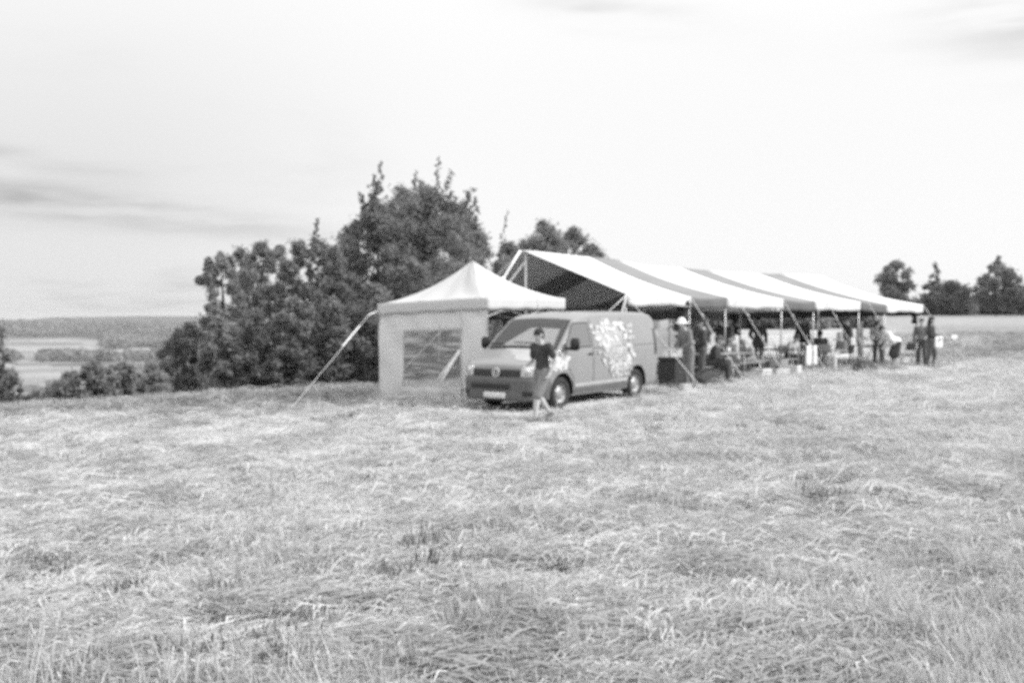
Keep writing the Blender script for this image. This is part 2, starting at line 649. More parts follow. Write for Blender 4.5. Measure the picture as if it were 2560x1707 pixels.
HAZE = True
if HAZE:
    make_haze()


# ------------------------------------------------------------------ hay: bunches of dry straw scattered on the field
def hay_proto(name, n, spread, L, lift, width, m, seed, upright=False):
    r = np.random.default_rng(seed)
    quads = []
    for i in range(n):
        a = r.normal(0.35, .75) if not upright else r.uniform(0, 2 * math.pi)
        c = np.array([r.normal(0, spread), r.normal(0, spread), 0])
        l = L * r.uniform(.5, 1.2)
        w = width * r.uniform(.6, 1.4)
        if upright:
            tilt = abs(r.normal(0, .28))
            d = np.array([math.cos(a) * math.sin(tilt), math.sin(a) * math.sin(tilt), math.cos(tilt)])
            bend = np.array([math.cos(a), math.sin(a), -.35]) * l * r.uniform(.05, .35)
            side = np.array([-math.sin(a), math.cos(a), 0])
            pts = [c, c + d * l * .55 + bend * .25, c + d * l + bend]
        else:
            h0 = abs(r.normal(0, lift)) + .004
            h1 = abs(r.normal(0, lift)) + .004
            d = np.array([math.cos(a), math.sin(a), 0])
            side = np.array([-math.sin(a), math.cos(a), r.normal(0, .5)])
            k = r.normal(0, .12) * l
            pts = [c - d * l / 2 + [0, 0, h0], c + side * k + [0, 0, (h0 + h1) / 2 + l * r.uniform(.02, .16)], c + d * l / 2 + [0, 0, h1]]
        ws = (w, w, w * .35)
        for j in range(2):
            quads += [pts[j] - side * ws[j], pts[j] + side * ws[j], pts[j + 1] + side * ws[j + 1], pts[j + 1] - side * ws[j + 1]]
    v = np.array(quads)
    # weld the two quads of a blade: indices
    f = []
    keep = []
    for i in range(n):
        q = v[i * 8:(i + 1) * 8]
        b0 = len(keep)
        keep += [q[0], q[1], q[2], q[3], q[6], q[7]]
        f += [(b0, b0 + 1, b0 + 2, b0 + 3), (b0 + 3, b0 + 2, b0 + 4, b0 + 5)]
    me = bpy.data.meshes.new(name)
    me.from_pydata([tuple(map(float, k)) for k in keep], [], f)
    me.materials.append(m)
    me.update()
    return bpy.data.objects.new(name, me)


def scatter(name, protos, P, rot, scl, idx, label, tilt=None):
    """one object: protos instanced on points"""
    col = bpy.data.collections.new(name + '_kinds')
    for o in protos:
        col.objects.link(o)
    me = bpy.data.meshes.new(name)
    me.vertices.add(len(P))
    me.vertices.foreach_set('co', P.astype(np.float32).ravel())
    for an, ty, arr in (('rz', 'FLOAT', rot), ('sc', 'FLOAT', scl)):
        a = me.attributes.new(an, ty, 'POINT')
        a.data.foreach_set('value', arr.astype(np.float32))
    a = me.attributes.new('pick', 'INT', 'POINT')
    a.data.foreach_set('value', idx.astype(np.int32))
    if tilt is None:
        tilt = np.zeros((len(P), 2))
    a = me.attributes.new('tilt', 'FLOAT_VECTOR', 'POINT')
    tv = np.zeros((len(P), 3), dtype=np.float32)
    tv[:, :2] = tilt
    tv[:, 2] = rot
    a.data.foreach_set('vector', tv.ravel())
    o = link(bpy.data.objects.new(name, me))
    ng = bpy.data.node_groups.new(name, 'GeometryNodeTree')
    ng.interface.new_socket('Geometry', in_out='INPUT', socket_type='NodeSocketGeometry')
    ng.interface.new_socket('Geometry', in_out='OUTPUT', socket_type='NodeSocketGeometry')
    gi, go = ng.nodes.new('NodeGroupInput'), ng.nodes.new('NodeGroupOutput')
    mp = ng.nodes.new('GeometryNodeMeshToPoints')
    ci = ng.nodes.new('GeometryNodeCollectionInfo')
    ci.inputs['Collection'].default_value = col
    ci.inputs['Separate Children'].default_value = True
    ci.inputs['Reset Children'].default_value = True
    ip = ng.nodes.new('GeometryNodeInstanceOnPoints')
    ip.inputs['Pick Instance'].default_value = True

    def attr(nm, ty):
        n = ng.nodes.new('GeometryNodeInputNamedAttribute')
        n.data_type = ty
        n.inputs['Name'].default_value = nm
        return n.outputs['Attribute']
    L = ng.links.new
    L(gi.outputs[0], mp.inputs['Mesh'])
    L(mp.outputs[0], ip.inputs['Points'])
    L(ci.outputs[0], ip.inputs['Instance'])
    L(attr('pick', 'INT'), ip.inputs['Instance Index'])
    L(attr('tilt', 'FLOAT_VECTOR'), ip.inputs['Rotation'])
    L(attr('sc', 'FLOAT'), ip.inputs['Scale'])
    L(ip.outputs[0], go.inputs[0])
    md = o.modifiers.new('scatter', 'NODES')
    md.node_group = ng
    tag(o, label, None, None, 'stuff')
    return o


def slope(xs, ys):
    e = .25
    gx = (ground(xs + e, ys) - ground(xs - e, ys)) / (2 * e)
    gy = (ground(xs, ys + e) - ground(xs, ys - e)) / (2 * e)
    return gx, gy


def in_van(xs, ys):
    a = (xs - 1.2) * -.6 + (ys - 21.7) * -.8
    b_ = (xs - 1.2) * .8 + (ys - 21.7) * -.6
    return (a < 3.5) & (a > -2.7) & (b_ < 1.6) & (b_ > -1.15)


def in_spots(xs, ys):
    m = np.zeros(len(xs), bool)
    for (px, D) in ((1356, 17.3), (1722, 24.4), (2328, 33.8), (2238, 32.6), (1778, 26.2)):
        X_ = Xat(px, D)
        m |= (np.abs(xs - X_) < .45) & (ys > D - 1.6) & (ys < D + .3)
    return m


def in_tent(xs, ys):
    cx, cy = -.953, 24.25
    a = (xs - cx) * .57 + (ys - cy) * .82
    b_ = (xs - cx) * -.82 + (ys - cy) * .57
    return (np.abs(a) < 1.6) & (np.abs(b_) < 1.6)


n = 78000
inv = rng.uniform(1 / 75., 1 / 3.4, n * 2)
Dp = 1 / inv
up_ = rng.uniform(-.80, .80, n * 2)
Xp = up_ * Dp
valley = (Dp > crest(Xp) + 9) & (Xp / Dp < .05)
msk = fbm(Xp / .9, Dp / .55, 3, 101)
keep = (~valley) & (~in_spots(Xp, Dp)) & (~in_van(Xp, Dp)) & (~in_tent(Xp, Dp)) & (msk + rng.uniform(-.12, .12, n * 2) > .40)
Xp, Dp = Xp[keep][:n], Dp[keep][:n]
Pp = np.stack([Xp, Dp, ground(Xp, Dp) - .005], -1)
gxs, gys = slope(Xp, Dp)
protos = [hay_proto('a_straw_bunch', 34, .10, .30, .018, .0026, M['straw'], 1),
          hay_proto('b_straw_bunch', 34, .13, .24, .030, .0026, M['straw'], 2),
          hay_proto('c_straw_bunch', 28, .09, .34, .024, .0030, M['straw'], 3),
          hay_proto('d_straw_bunch', 24, .10, .22, .045, .0026, M['strawdark'], 4),
          hay_proto('e_straw_bunch', 16, .05, .15, .05, .0024, M['straw'], 5, True),
          hay_proto('f_straw_bunch', 26, .10, .20, .035, .0026, M['weed'], 6)]
pick = rng.choice(5, len(Xp), p=[.34, .31, .25, .08, .02])
# old grass (darker) grows more where the ground cover is darker, on the right and towards the crest
pd = .03 + .75 * sstep(.33, .43, Xp / Dp) * sstep(32, 42, Dp) + .8 * sstep(18, 24, Dp) * sstep(0, -4, Xp) * (fbm(Xp / 3, Dp / 3, 2, 140) > .30) \
    + .45 * (fbm(Xp / .75, Dp / .5, 3, 150) < .36)
ma, mb_ = (Xp - 3.0) * .764 + (Dp - 26) * .645, -(Xp - 3.0) * .645 + (Dp - 26) * .764
pd = np.where((ma > 0) & (ma < 16) & (mb_ > 0) & (mb_ < 9), .85, pd)
pick = np.where(rng.uniform(0, 1, len(Xp)) < pd, np.where(pd > .55, rng.choice([3, 5, 5], len(Xp)), 3), pick)
scl = rng.uniform(.75, 1.25, len(Xp)) * (1 + np.clip((Dp - 6) / 22, 0, 2.0))
swath = (fbm(Xp / 2.5, Dp / 2.5, 2, 111) - .5) * 4
rot = rng.normal(0.0, .5, len(Xp)) + swath + math.pi * rng.integers(0, 2, len(Xp))
# tilt to follow the ground: rotation about x then y (approx.)
tx, ty = np.arctan(gys), -np.arctan(gxs)
ca, sa = np.cos(rot), np.sin(rot)
tilt = np.stack([(tx * ca + ty * sa) * .0 + tx, ty], -1)
scatter('hay_straw', protos, Pp, rot, scl, pick, 'dry cut straw lying over the whole field', tilt)

# second layer: standing stubble and grass tufts, thin
n = 6500
inv = rng.uniform(1 / 60., 1 / 3.2, n)
Dp = 1 / inv
Xp = rng.uniform(-.8, .8, n) * Dp
dens = fbm(Xp / 1.3, Dp / 1.3, 3, 131)
keep = (dens > .56) & (~in_van(Xp, Dp)) & (~in_tent(Xp, Dp)) & ~((Dp > crest(Xp) + 9) & (Xp / Dp < .05))
Xp, Dp = Xp[keep], Dp[keep]
Pp = np.stack([Xp, Dp, ground(Xp, Dp)], -1)
tufts = [hay_proto('a_grass_tuft', 30, .045, .20, .05, .0022, M['strawdark'], 11, True),
         hay_proto('b_grass_tuft', 26, .05, .16, .05, .0022, M['weed'], 12, True),
         hay_proto('c_grass_tuft', 30, .05, .24, .05, .0022, M['straw'], 13, True)]
pick = rng.choice(3, len(Xp), p=[.3, .2, .5])
scatter('grass_tufts', tufts, Pp, rng.uniform(0, 6.28, len(Xp)), rng.uniform(.5, 1.1, len(Xp)) * (1 + np.clip((Dp - 8) / 30, 0, 1)), pick,
        'short grass regrowing between the cut straw')

# dark low weeds growing up through the straw
n = 900
inv = rng.uniform(1 / 26., 1 / 4.3, n)
Dp = 1 / inv
Xp = rng.uniform(-.8, .8, n) * Dp
keep = (fbm(Xp / 2.0, Dp / 2.0, 2, 171) > .50) & (~in_van(Xp, Dp)) & (~in_tent(Xp, Dp))
Xp, Dp = Xp[keep], Dp[keep]
Pp = np.stack([Xp, Dp, ground(Xp, Dp)], -1)
M['weeddark'] = island_mat('weed_dark', .07, .17, .85, .25)
wd = [hay_proto('a_dark_weed', 44, .07, .13, .05, .0045, M['weeddark'], 31, True),
      hay_proto('b_dark_weed', 40, .11, .11, .05, .0045, M['weeddark'], 32, True),
      hay_proto('c_dark_weed', 40, .10, .16, .03, .004, M['weeddark'], 33)]
scatter('dark_weeds', wd, Pp, rng.uniform(0, 6.28, len(Xp)), rng.uniform(.5, 1.5, len(Xp)), rng.integers(0, 3, len(Xp)),
        'dark low weeds showing through the straw')

# rough uncut grass along the crest behind the mown field, and rough slope below
n = 16000
Xp = rng.uniform(-30, 1.5, n)
Dp = crest(Xp) + np.abs(rng.normal(0, 1, n)) * 7 - 1.5
keep = fbm(Xp / 2.2, Dp / 2.2, 3, 161) > .36
Xp, Dp = Xp[keep], Dp[keep]
Pp = np.stack([Xp, Dp, ground(Xp, Dp)], -1)
rough = [hay_proto('a_rough_grass', 36, .12, .20, .05, .005, M['strawdark'], 21, True),
         hay_proto('b_rough_grass', 30, .12, .17, .05, .005, M['weed'], 22, True),
         hay_proto('c_rough_grass', 30, .12, .22, .05, .004, M['straw'], 23, True)]
pick = rng.choice(3, len(Xp), p=[.45, .3, .25])
scatter('rough_grass', rough, Pp, rng.uniform(0, 6.28, len(Xp)), rng.uniform(.6, 1.25, len(Xp)), pick,
        'long rough grass along the edge of the slope')


# tall dry stalks near the camera, each clump a plant of its own
def stalk_plant(px, py_base, D, h, nst, label, m='straw', spread=.12, seed=0, leafy=False):
    r = np.random.default_rng(seed + 500)
    X = Xat(px, D)
    root = empty('dry_grass_plant', (X, D, gz(X, D)))
    mb = MB()
    hd = MB()
    for i in range(nst):
        a = r.uniform(0, 6.28)
        b0 = Vector((r.normal(0, spread), r.normal(0, spread), 0))
        hh = h * r.uniform(.45, 1.0)
        lean = Vector((math.cos(a), math.sin(a), 0)) * hh * abs(r.normal(0, .22))
        p1, p2 = b0 + Vector((0, 0, hh * .6)) + lean * .35, b0 + Vector((0, 0, hh)) + lean
        mb.tube([b0 - Vector((0, 0, .02)), p1, p2], [.0042, .0034, .002], 4)
        if i % 2 == 0:
            d = (p2 - p1).normalized()
            for k in range(5):
                q = p2 - d * .02 * k
                o = Vector((r.normal(0, .006), r.normal(0, .006), 0))
                hd.tube([q, q + d * .022 + o], [.0065, .0015], 4)
        for k in range(2 if leafy else 1):
            q = b0.lerp(p1, r.uniform(.2, .9))
            a2 = r.uniform(0, 6.28)
            l = hh * r.uniform(.15, .4)
            e = q + Vector((math.cos(a2) * l, math.sin(a2) * l, l * r.uniform(-.2, .8)))
            sd = Vector((-math.sin(a2), math.cos(a2), 0)) * (.004 if not leafy else .007)
            mid = q.lerp(e, .5) + Vector((0, 0, l * .2))
            mb.add([q - sd, q + sd, mid + sd, mid - sd, e], [(0, 1, 2, 3), (3, 2, 4)])
    mb.build('stalk', M[m], root)['kind'] = 'stuff'
    hd.build('seed_head', M[m], root)['kind'] = 'stuff'
    tag(root, label, 'grass plant', 'taller grass plants in the foreground')


stalk_plant(125, 1690, 5.0, .50, 30, 'tall pale stalks standing at the bottom left corner of the field', seed=1, spread=.14)
stalk_plant(420, 1700, 4.9, .38, 26, 'upright dry stalks near the bottom edge, second clump from the left corner', seed=2, spread=.10)
stalk_plant(560, 1700, 5.0, .34, 22, 'thin stalks over a dark hollow near the bottom edge, left of centre', seed=3, spread=.09)
stalk_plant(1425, 1680, 5.1, .36, 16, 'narrow pale stalk clump near the bottom edge, just right of centre', seed=4, spread=.05)
stalk_plant(1860, 1500, 6.3, .24, 12, 'low pale stalk clump right of centre in the near field', seed=5, spread=.09)
stalk_plant(1180, 1560, 6.0, .22, 12, 'low pale stalk clump below the van in the near field', seed=6, spread=.08)
stalk_plant(1050, 1350, 8.0, .27, 34, 'dark spiky weed standing alone in the middle of the cut field', 'weed', .09, 7, True)
stalk_plant(678, 1262, 10.0, .55, 3, 'single tall thin stem standing alone left of the van', 'strawdark', .012, 8)


# ------------------------------------------------------------------ trees
def leaf_cloud(centres, radii, nleaf, size, seed, squash=.8):
    """small rhombic leaves spread through clumps; clumps given by centre and radius"""
    r = np.random.default_rng(seed)
    centres, radii = np.array(centres), np.array(radii)
    w = radii ** 2.0
    k = r.choice(len(centres), nleaf, p=w / w.sum())
    d = r.normal(0, 1, (nleaf, 3))
    d /= np.linalg.norm(d, axis=1)[:, None]
    rad = np.abs(r.normal(0, .62, nleaf)) ** .8
    c = centres[k] + d * (rad * radii[k])[:, None] * [1, 1, squash]
    # twiggy sub-clumping
    c += r.normal(0, 1, (nleaf, 3)) * (radii[k] * .30)[:, None]
    u = r.normal(0, 1, (nleaf, 3))
    u[:, 2] *= .6
    u /= np.linalg.norm(u, axis=1)[:, None]
    v = np.cross(u, r.normal(0, 1, (nleaf, 3)))
    v /= np.linalg.norm(v, axis=1)[:, None]
    s = size * r.uniform(.6, 1.35, nleaf)[:, None]
    q = np.stack([c - u * s, c + v * s * .55, c + u * s, c - v * s * .55], 1)
    return q.reshape(-1, 3)


def make_tree(name, px, D, top_py, width_px, label, cat='tree', group=None, base_py=None, nleaf=7000, leafsize=.060, lo=.25,
              m='leaf', bark='bark', seed=0, sprigs=(), nclump=38, lean=0.0, solidity=1.0, trunk=True, grow=1.0, trunks=1):
    r = np.random.default_rng(seed + 1000)
    X = Xat(px, D)
    z0 = float(ground(X, D, False))
    H = Zat(top_py, D) - z0
    W = width_px / FPX * D / 2 * 1.16
    root = empty(name, (X, D, z0 - .05))
    zc0 = H * lo
    cs, rs = [], []
    nc2 = int(nclump * 2.3)
    Hc = H - zc0
    for i in range(nc2):
        hz = (i + r.uniform()) / nc2
        prof = max(0, 1 - abs(2 * hz - .95) ** 2.8) ** .42 * r.uniform(.86, 1.1)
        q = r.uniform(0, 1) ** .42
        an = r.uniform(0, 6.283)
        rc = W * r.uniform(.12, .30) * (1.1 - .35 * hz)
        sx_ = max(.1, prof - rc / W * .7)
        cs.append((math.cos(an) * q * W * sx_ + lean * hz * H, math.sin(an) * q * W * .8 * sx_, zc0 + rc * .4 + (Hc - rc * 1.1) * hz))
        rs.append(rc)
    for (sx, sy_top, sw) in sprigs:        # loose upright shoots above the crown
        sxm = Xat(sx, D) - X
        zt = Zat(sy_top, D) - z0
        for j in range(34):
            q = j / 33
            k_ = sw * (1.0 - .8 * q)
            cs.append((sxm * (.6 + .4 * q) + r.normal(0, .6) * k_, r.normal(0, .6) * k_, H * .82 + (zt - H * .82) * q))
            rs.append(sw * (.50 - .28 * q) * r.uniform(.6, 1.2))
    lv = leaf_cloud(cs, rs, int(nleaf * 3.6), leafsize * 1.0, seed, .85)
    lv = lv[: (len(lv) // 4) * 4]
    np_mesh('crown', lv, 4, M[m], root)
    if trunk:
        for tr in range(trunks):
            mb = MB()
            ox = r.normal(0, .35) if trunks > 1 else 0
            oy = r.normal(0, .3) if trunks > 1 else 0
            kx = r.normal(0, .12)
            tw = max(.05, H * .016)
            pts = [Vector((ox, oy, -.1)), Vector((ox + kx * .4, oy, H * .3)), Vector((ox * 1.3 + kx + lean * .6 * H, oy, H * .6)), Vector((ox * 1.5 + lean * H * .9, oy, H * .88))]
            mb.tube(pts, [tw * 1.25, tw, tw * .6, tw * .2], 7)
            if tr < trunks - 1:
                mb.build('trunk', M[bark], root, True)
        order = np.argsort(-np.array(rs[:nc2]))[:16]
        for i in order:
            c = Vector(cs[i])
            hz = max(H * .12, c.z * r.uniform(.45, .7))
            a = Vector((lean * hz, 0, hz))
            mid = a.lerp(c, .55) + Vector((0, 0, .1 * H * r.uniform(0, .5)))
            mb.tube([a, mid, c], [tw * .42, tw * .26, tw * .08], 5)
        mb.build('trunk', M[bark], root, True)
    tag(root, label, cat, group)
    return root


G1 = 'trees in the row behind the tents'
make_tree('broadleaf_tree', 555, 33.5, 628, 120, 'leftmost tree of the row behind the tents, with thin ragged left side', 'tree', G1, nleaf=4200, seed=1, lo=.18, nclump=24, m='leafmid', solidity=.8, sprigs=((500, 690, .25), (520, 640, .25)))
make_tree('broadleaf_tree', 650, 35, 597, 135, 'second tree from the left in the row, rounded top with gaps of sky', 'tree', G1, nleaf=5200, seed=2, lo=.16, nclump=28, m='leafmid')
make_tree('broadleaf_tree', 748, 36, 600, 120, 'slender tree between the left trees and the tallest tree', 'tree', G1, nleaf=5000, seed=3, lo=.15, nclump=28, sprigs=((795, 545, .18),))
make_tree('broadleaf_tree', 838, 35, 610, 120, 'lower tree filling the dip just left of the tallest tree', 'tree', G1, nleaf=5600, seed=4, lo=.12, nclump=30)
make_tree('broadleaf_tree', 945, 38, 500, 190, 'tall tree left of the highest crown with a wispy shoot on top', 'tree', G1, nleaf=13000, seed=5, lo=.14, nclump=54, sprigs=((935, 440, .34), (952, 402, .26), (905, 480, .3)))
make_tree('broadleaf_tree', 1075, 39, 462, 260, 'tallest and widest tree of the row, behind the peak of the white tent', 'tree', G1, nleaf=20000, seed=6, lo=.12, nclump=74, sprigs=((1098, 392, .26), (1130, 425, .32), (1180, 470, .35), (1050, 450, .35)))
make_tree('broadleaf_tree', 1205, 40, 580, 150, 'lower tree right of the tallest one, above the white tent roof', 'tree', G1, nleaf=8000, seed=7, lo=.15, nclump=34, sprigs=((1270, 520, .12),))
make_tree('broadleaf_tree', 1270, 44, 598, 130, 'small tree seen just left of the striped marquee ridge', 'tree', G1, nleaf=6000, seed=8, lo=.15, nclump=30)
make_tree('pine_tree', 1362, 42, 545, 175, 'dense dark tree rising behind the left end of the marquee ridge', 'tree', G1, nleaf=9000, seed=9, lo=.2, nclump=44, m='leaf')
make_tree('pine_tree', 1432, 45, 562, 160, 'dense tree behind the marquee ridge, second from the right of the row', 'tree', G1, nleaf=8000, seed=10, lo=.2, nclump=42, m='leaf', sprigs=((1440, 568, .2),))
make_tree('pine_tree', 1478, 47, 604, 125, 'rightmost and lowest tree of the row, sloping down to the marquee roof', 'tree', G1, nleaf=6000, seed=11, lo=.2, nclump=34, m='leaf')
make_tree('broadleaf_tree', 602, 36.5, 612, 130, 'tree between the two leftmost trees of the row', 'tree', G1, nleaf=5200, seed=12, lo=.12, nclump=28, m='leafmid')
make_tree('broadleaf_tree', 700, 37.5, 606, 130, 'tree between the second tree from the left and the slender one', 'tree', G1, nleaf=5200, seed=13, lo=.12, nclump=28)
make_tree('broadleaf_tree', 795, 38, 592, 140, 'tree between the slender tree and the lower tree', 'tree', G1, nleaf=5600, seed=14, lo=.12, nclump=30)
make_tree('broadleaf_tree', 890, 39.5, 545, 150, 'tree on the left shoulder of the tallest group', 'tree', G1, nleaf=7000, seed=15, lo=.12, nclump=34)
make_tree('broadleaf_tree', 1010, 41, 462, 190, 'tree filling the gap between the two tallest crowns', 'tree', G1, nleaf=12000, seed=16, lo=.12, nclump=50, sprigs=((1040, 425, .3),))
make_tree('broadleaf_tree', 1155, 41.5, 505, 160, 'tree on the right shoulder of the tallest group', 'tree', G1, nleaf=9000, seed=17, lo=.12, nclump=38, sprigs=((1190, 495, .3),))
make_tree('broadleaf_tree', 1310, 46, 592, 120, 'tree just left of the dense dark tree behind the ridge', 'tree', G1, nleaf=5200, seed=18, lo=.12, nclump=26)
# undergrowth at the foot of the row
G2 = 'bushes under the row of trees'
ub = [(470, 36, 800, 130, 'pale bush at the left foot of the tree row'),
      (545, 32.2, 790, 110, 'bush under the leftmost tree'),
      (640, 32.6, 770, 130, 'bush under the second tree from the left'),
      (735, 32.4, 740, 130, 'bush under the slender tree'),
      (830, 32.8, 735, 130, 'bush left of the white tent under the lower tree'),
      (925, 33.5, 700, 140, 'tall bush right beside the left edge of the white tent'),
      (1030, 34.5, 640, 170, 'tall bush behind the left half of the white tent roof'),
      (1150, 35.5, 650, 160, 'tall bush behind the right half of the white tent roof')]
for i, (px, D, ty, w, lab) in enumerate(ub):
    make_tree('leafy_bush', px, D, ty, w, lab, 'bush', G2, nleaf=4800, seed=30 + i, lo=.05, nclump=28, m='leaf' if i > 1 else 'leafmid', trunks=3)
# bushes at the crest and on the slope, left
G3 = 'bushes along the edge of the slope'
cb = [(-18, 30.0, 800, 110, 'dark tall bush cut by the left edge of the photo', 'leaf', 5200),
      (25, 27.5, 930, 60, 'low dark bush beneath the tall one at the left edge', 'leaf', 1500),
      (92, 27.6, 975, 56, 'small dark low bush near the left edge of the field', 'leaf', 900),
      (228, 28.2, 905, 165, 'rounded dark bush standing alone left of the slope', 'leaf', 4200),
      (305, 28.8, 900, 80, 'small upright bush beside the rounded dark bush', 'leaf', 1500),
      (375, 31, 905, 100, 'spreading bush on the slope in front of the pale far field', 'leafmid', 2200),
      (425, 37, 850, 100, 'light bush on the slope left of the tree row', 'leafmid', 2600),
      (395, 30.0, 955, 90, 'low ragged bush at the edge of the field below the slope trees', 'leafmid', 1500),
      (130, 40, 950, 150, 'low pale scrub on the slope left of the rounded dark bush', 'leafmid', 2400),
      (470, 42, 800, 90, 'hazy tree on the slope just left of the tree row', 'leafmid', 3200)]
for i, (px, D, ty, w, lab, m, nl) in enumerate(cb):
    make_tree('leafy_bush', px, D, ty, w, lab, 'bush', G3, nleaf=nl, seed=60 + i, lo=.04, nclump=18, m=m, trunks=2, leafsize=.065)
# right: trees on the skyline beyond the pale field
G4 = 'trees on the skyline at the right'
rt = [(2238, 150, 650, 92, 'open tree on the skyline just above the right end of the marquee', 2300, ()),
      (2332, 155, 702, 70, 'thin tree between the two larger skyline trees', 1000, ((2338, 655, .8),)),
      (2378, 152, 700, 90, 'low dense tree left of the gap in the skyline trees', 2600, ()),
      (2490, 150, 655, 100, 'tall loose tree at the right edge of the skyline', 2300, ((2492, 640, .9),)),
      (2556, 148, 715, 80, 'low tree cut by the right edge of the photo', 1800, ())]
for i, (px, D, ty, w, lab, nl, sp) in enumerate(rt):
    make_tree('skyline_tree', px, D, ty, w, lab, 'tree', G4, nleaf=nl, seed=90 + i, lo=.18, nclump=26, m='leaffar', leafsize=.22, sprigs=sp)
hb = [(1760, 'behind the marquee roof, under its left part'), (1880, 'seen under the middle of the marquee'), (2010, 'seen under the marquee, left of its right end'), (2140, 'behind the right end of the marquee'),
      (2230, 'under the open skyline tree'), (2310, 'between the open tree and the low dense tree'), (2395, 'under the low dense skyline tree'), (2470, 'below the gap of the skyline trees'), (2550, 'at the right edge of the photo')]
for i, (px, lab) in enumerate(hb):
    make_tree('hedge_bush', px, 158 + 3 * (i % 2) if px > 2200 else 84 + 3 * (i % 2), 735 + 6 * (i % 3) if px > 2200 else 772, 125, 'wide dark hedge bush ' + lab, 'bush', 'hedge along the far edge of the field', nleaf=2600, seed=120 + i, lo=.02, nclump=24,
              m='leaffar', leafsize=.24, trunk=False)


# far woods in the valley: one mass
def far_wood():
    r = np.random.default_rng(5)
    cs, rs = [], []
    for k in range(1500):
        row = k % 4
        if row == 0:
            D = r.normal(1120, 22)
            px = r.uniform(-250, 520)
            rad = r.uniform(6, 12)
            if vnoise(np.array([px / 60.]), np.array([1.0]), 4)[0] < .35:
                continue
        elif row == 1:
            D = r.uniform(2000, 2700)
            px = r.uniform(-250, 900)
            rad = r.uniform(10, 18)
        elif row == 2:
            D = r.normal(700, 90)
            px = r.uniform(330, 800)
            rad = r.uniform(4, 9)
        else:
            D = r.uniform(1500, 1850)
            px = r.uniform(260, 900)
            rad = r.uniform(9, 15)
        X = Xat(px, D)
        z = float(ground(X, D, False))
        cs.append((X, D, z + rad * .5))
        rs.append(rad)
    cs, rs = np.array(cs), np.array(rs)
    n = 45000
    w = rs ** .6
    k = r.choice(len(cs), n, p=w / w.sum())
    d = r.normal(0, 1, (n, 3))
    d /= np.linalg.norm(d, axis=1)[:, None]
    c = cs[k] + d * (rs[k] * r.uniform(.6, 1, n))[:, None] * [1, 1, .7]
    u = r.normal(0, 1, (n, 3))
    u /= np.linalg.norm(u, axis=1)[:, None]
    v = np.cross(u, d)
    v /= np.linalg.norm(v, axis=1)[:, None] + 1e-6
    s = (rs[k] * r.uniform(.15, .35, n))[:, None]
    q = np.stack([c - u * s, c + v * s * .7, c + u * s, c - v * s * .7], 1).reshape(-1, 3)
    o = np_mesh('far_wood', q, 4, M['leaffar'])
    tag(o, 'dark hedgerows and woods in the valley far behind', None, None, 'stuff')


far_wood()


# ------------------------------------------------------------------ ropes and pegs
def rope_pts(a, b, sag=.04, n=8):
    a, b = Vector(a), Vector(b)
    return [a.lerp(b, i / n) - Vector((0, 0, sag * 4 * (i / n) * (1 - i / n))) for i in range(n + 1)]


def guy(parent, a, b, r=.006, m='rope', name='guy_rope', sag=.03, peg=True, inv=None):
    """rope from a to peg b (world coords), parent at inv"""
    o = inv if inv else Vector((0, 0, 0))
    a, b = Vector(a) - o, Vector(b) - o
    mb = MB().tube(rope_pts(a, b, sag), r, 6)
    k = a.lerp(b, .22)
    d = (b - a).normalized()
    mb.tube([k - d * .05, k + d * .05], r * 2.2, 6)
    rp = mb.build(name, M[m], parent, True)
    if peg:
        pb = MB().tube([b + Vector((0, 0, .10)) + d * .03, b - Vector((0, 0, .12)) - d * .03], .011, 6)
        pb.tube([b + Vector((0, 0, .07)) + d * .03, b + Vector((0, 0, .075)) - d * .03], .008, 5)
        pb.build('peg', M['pole'], rp, True)
    return rp


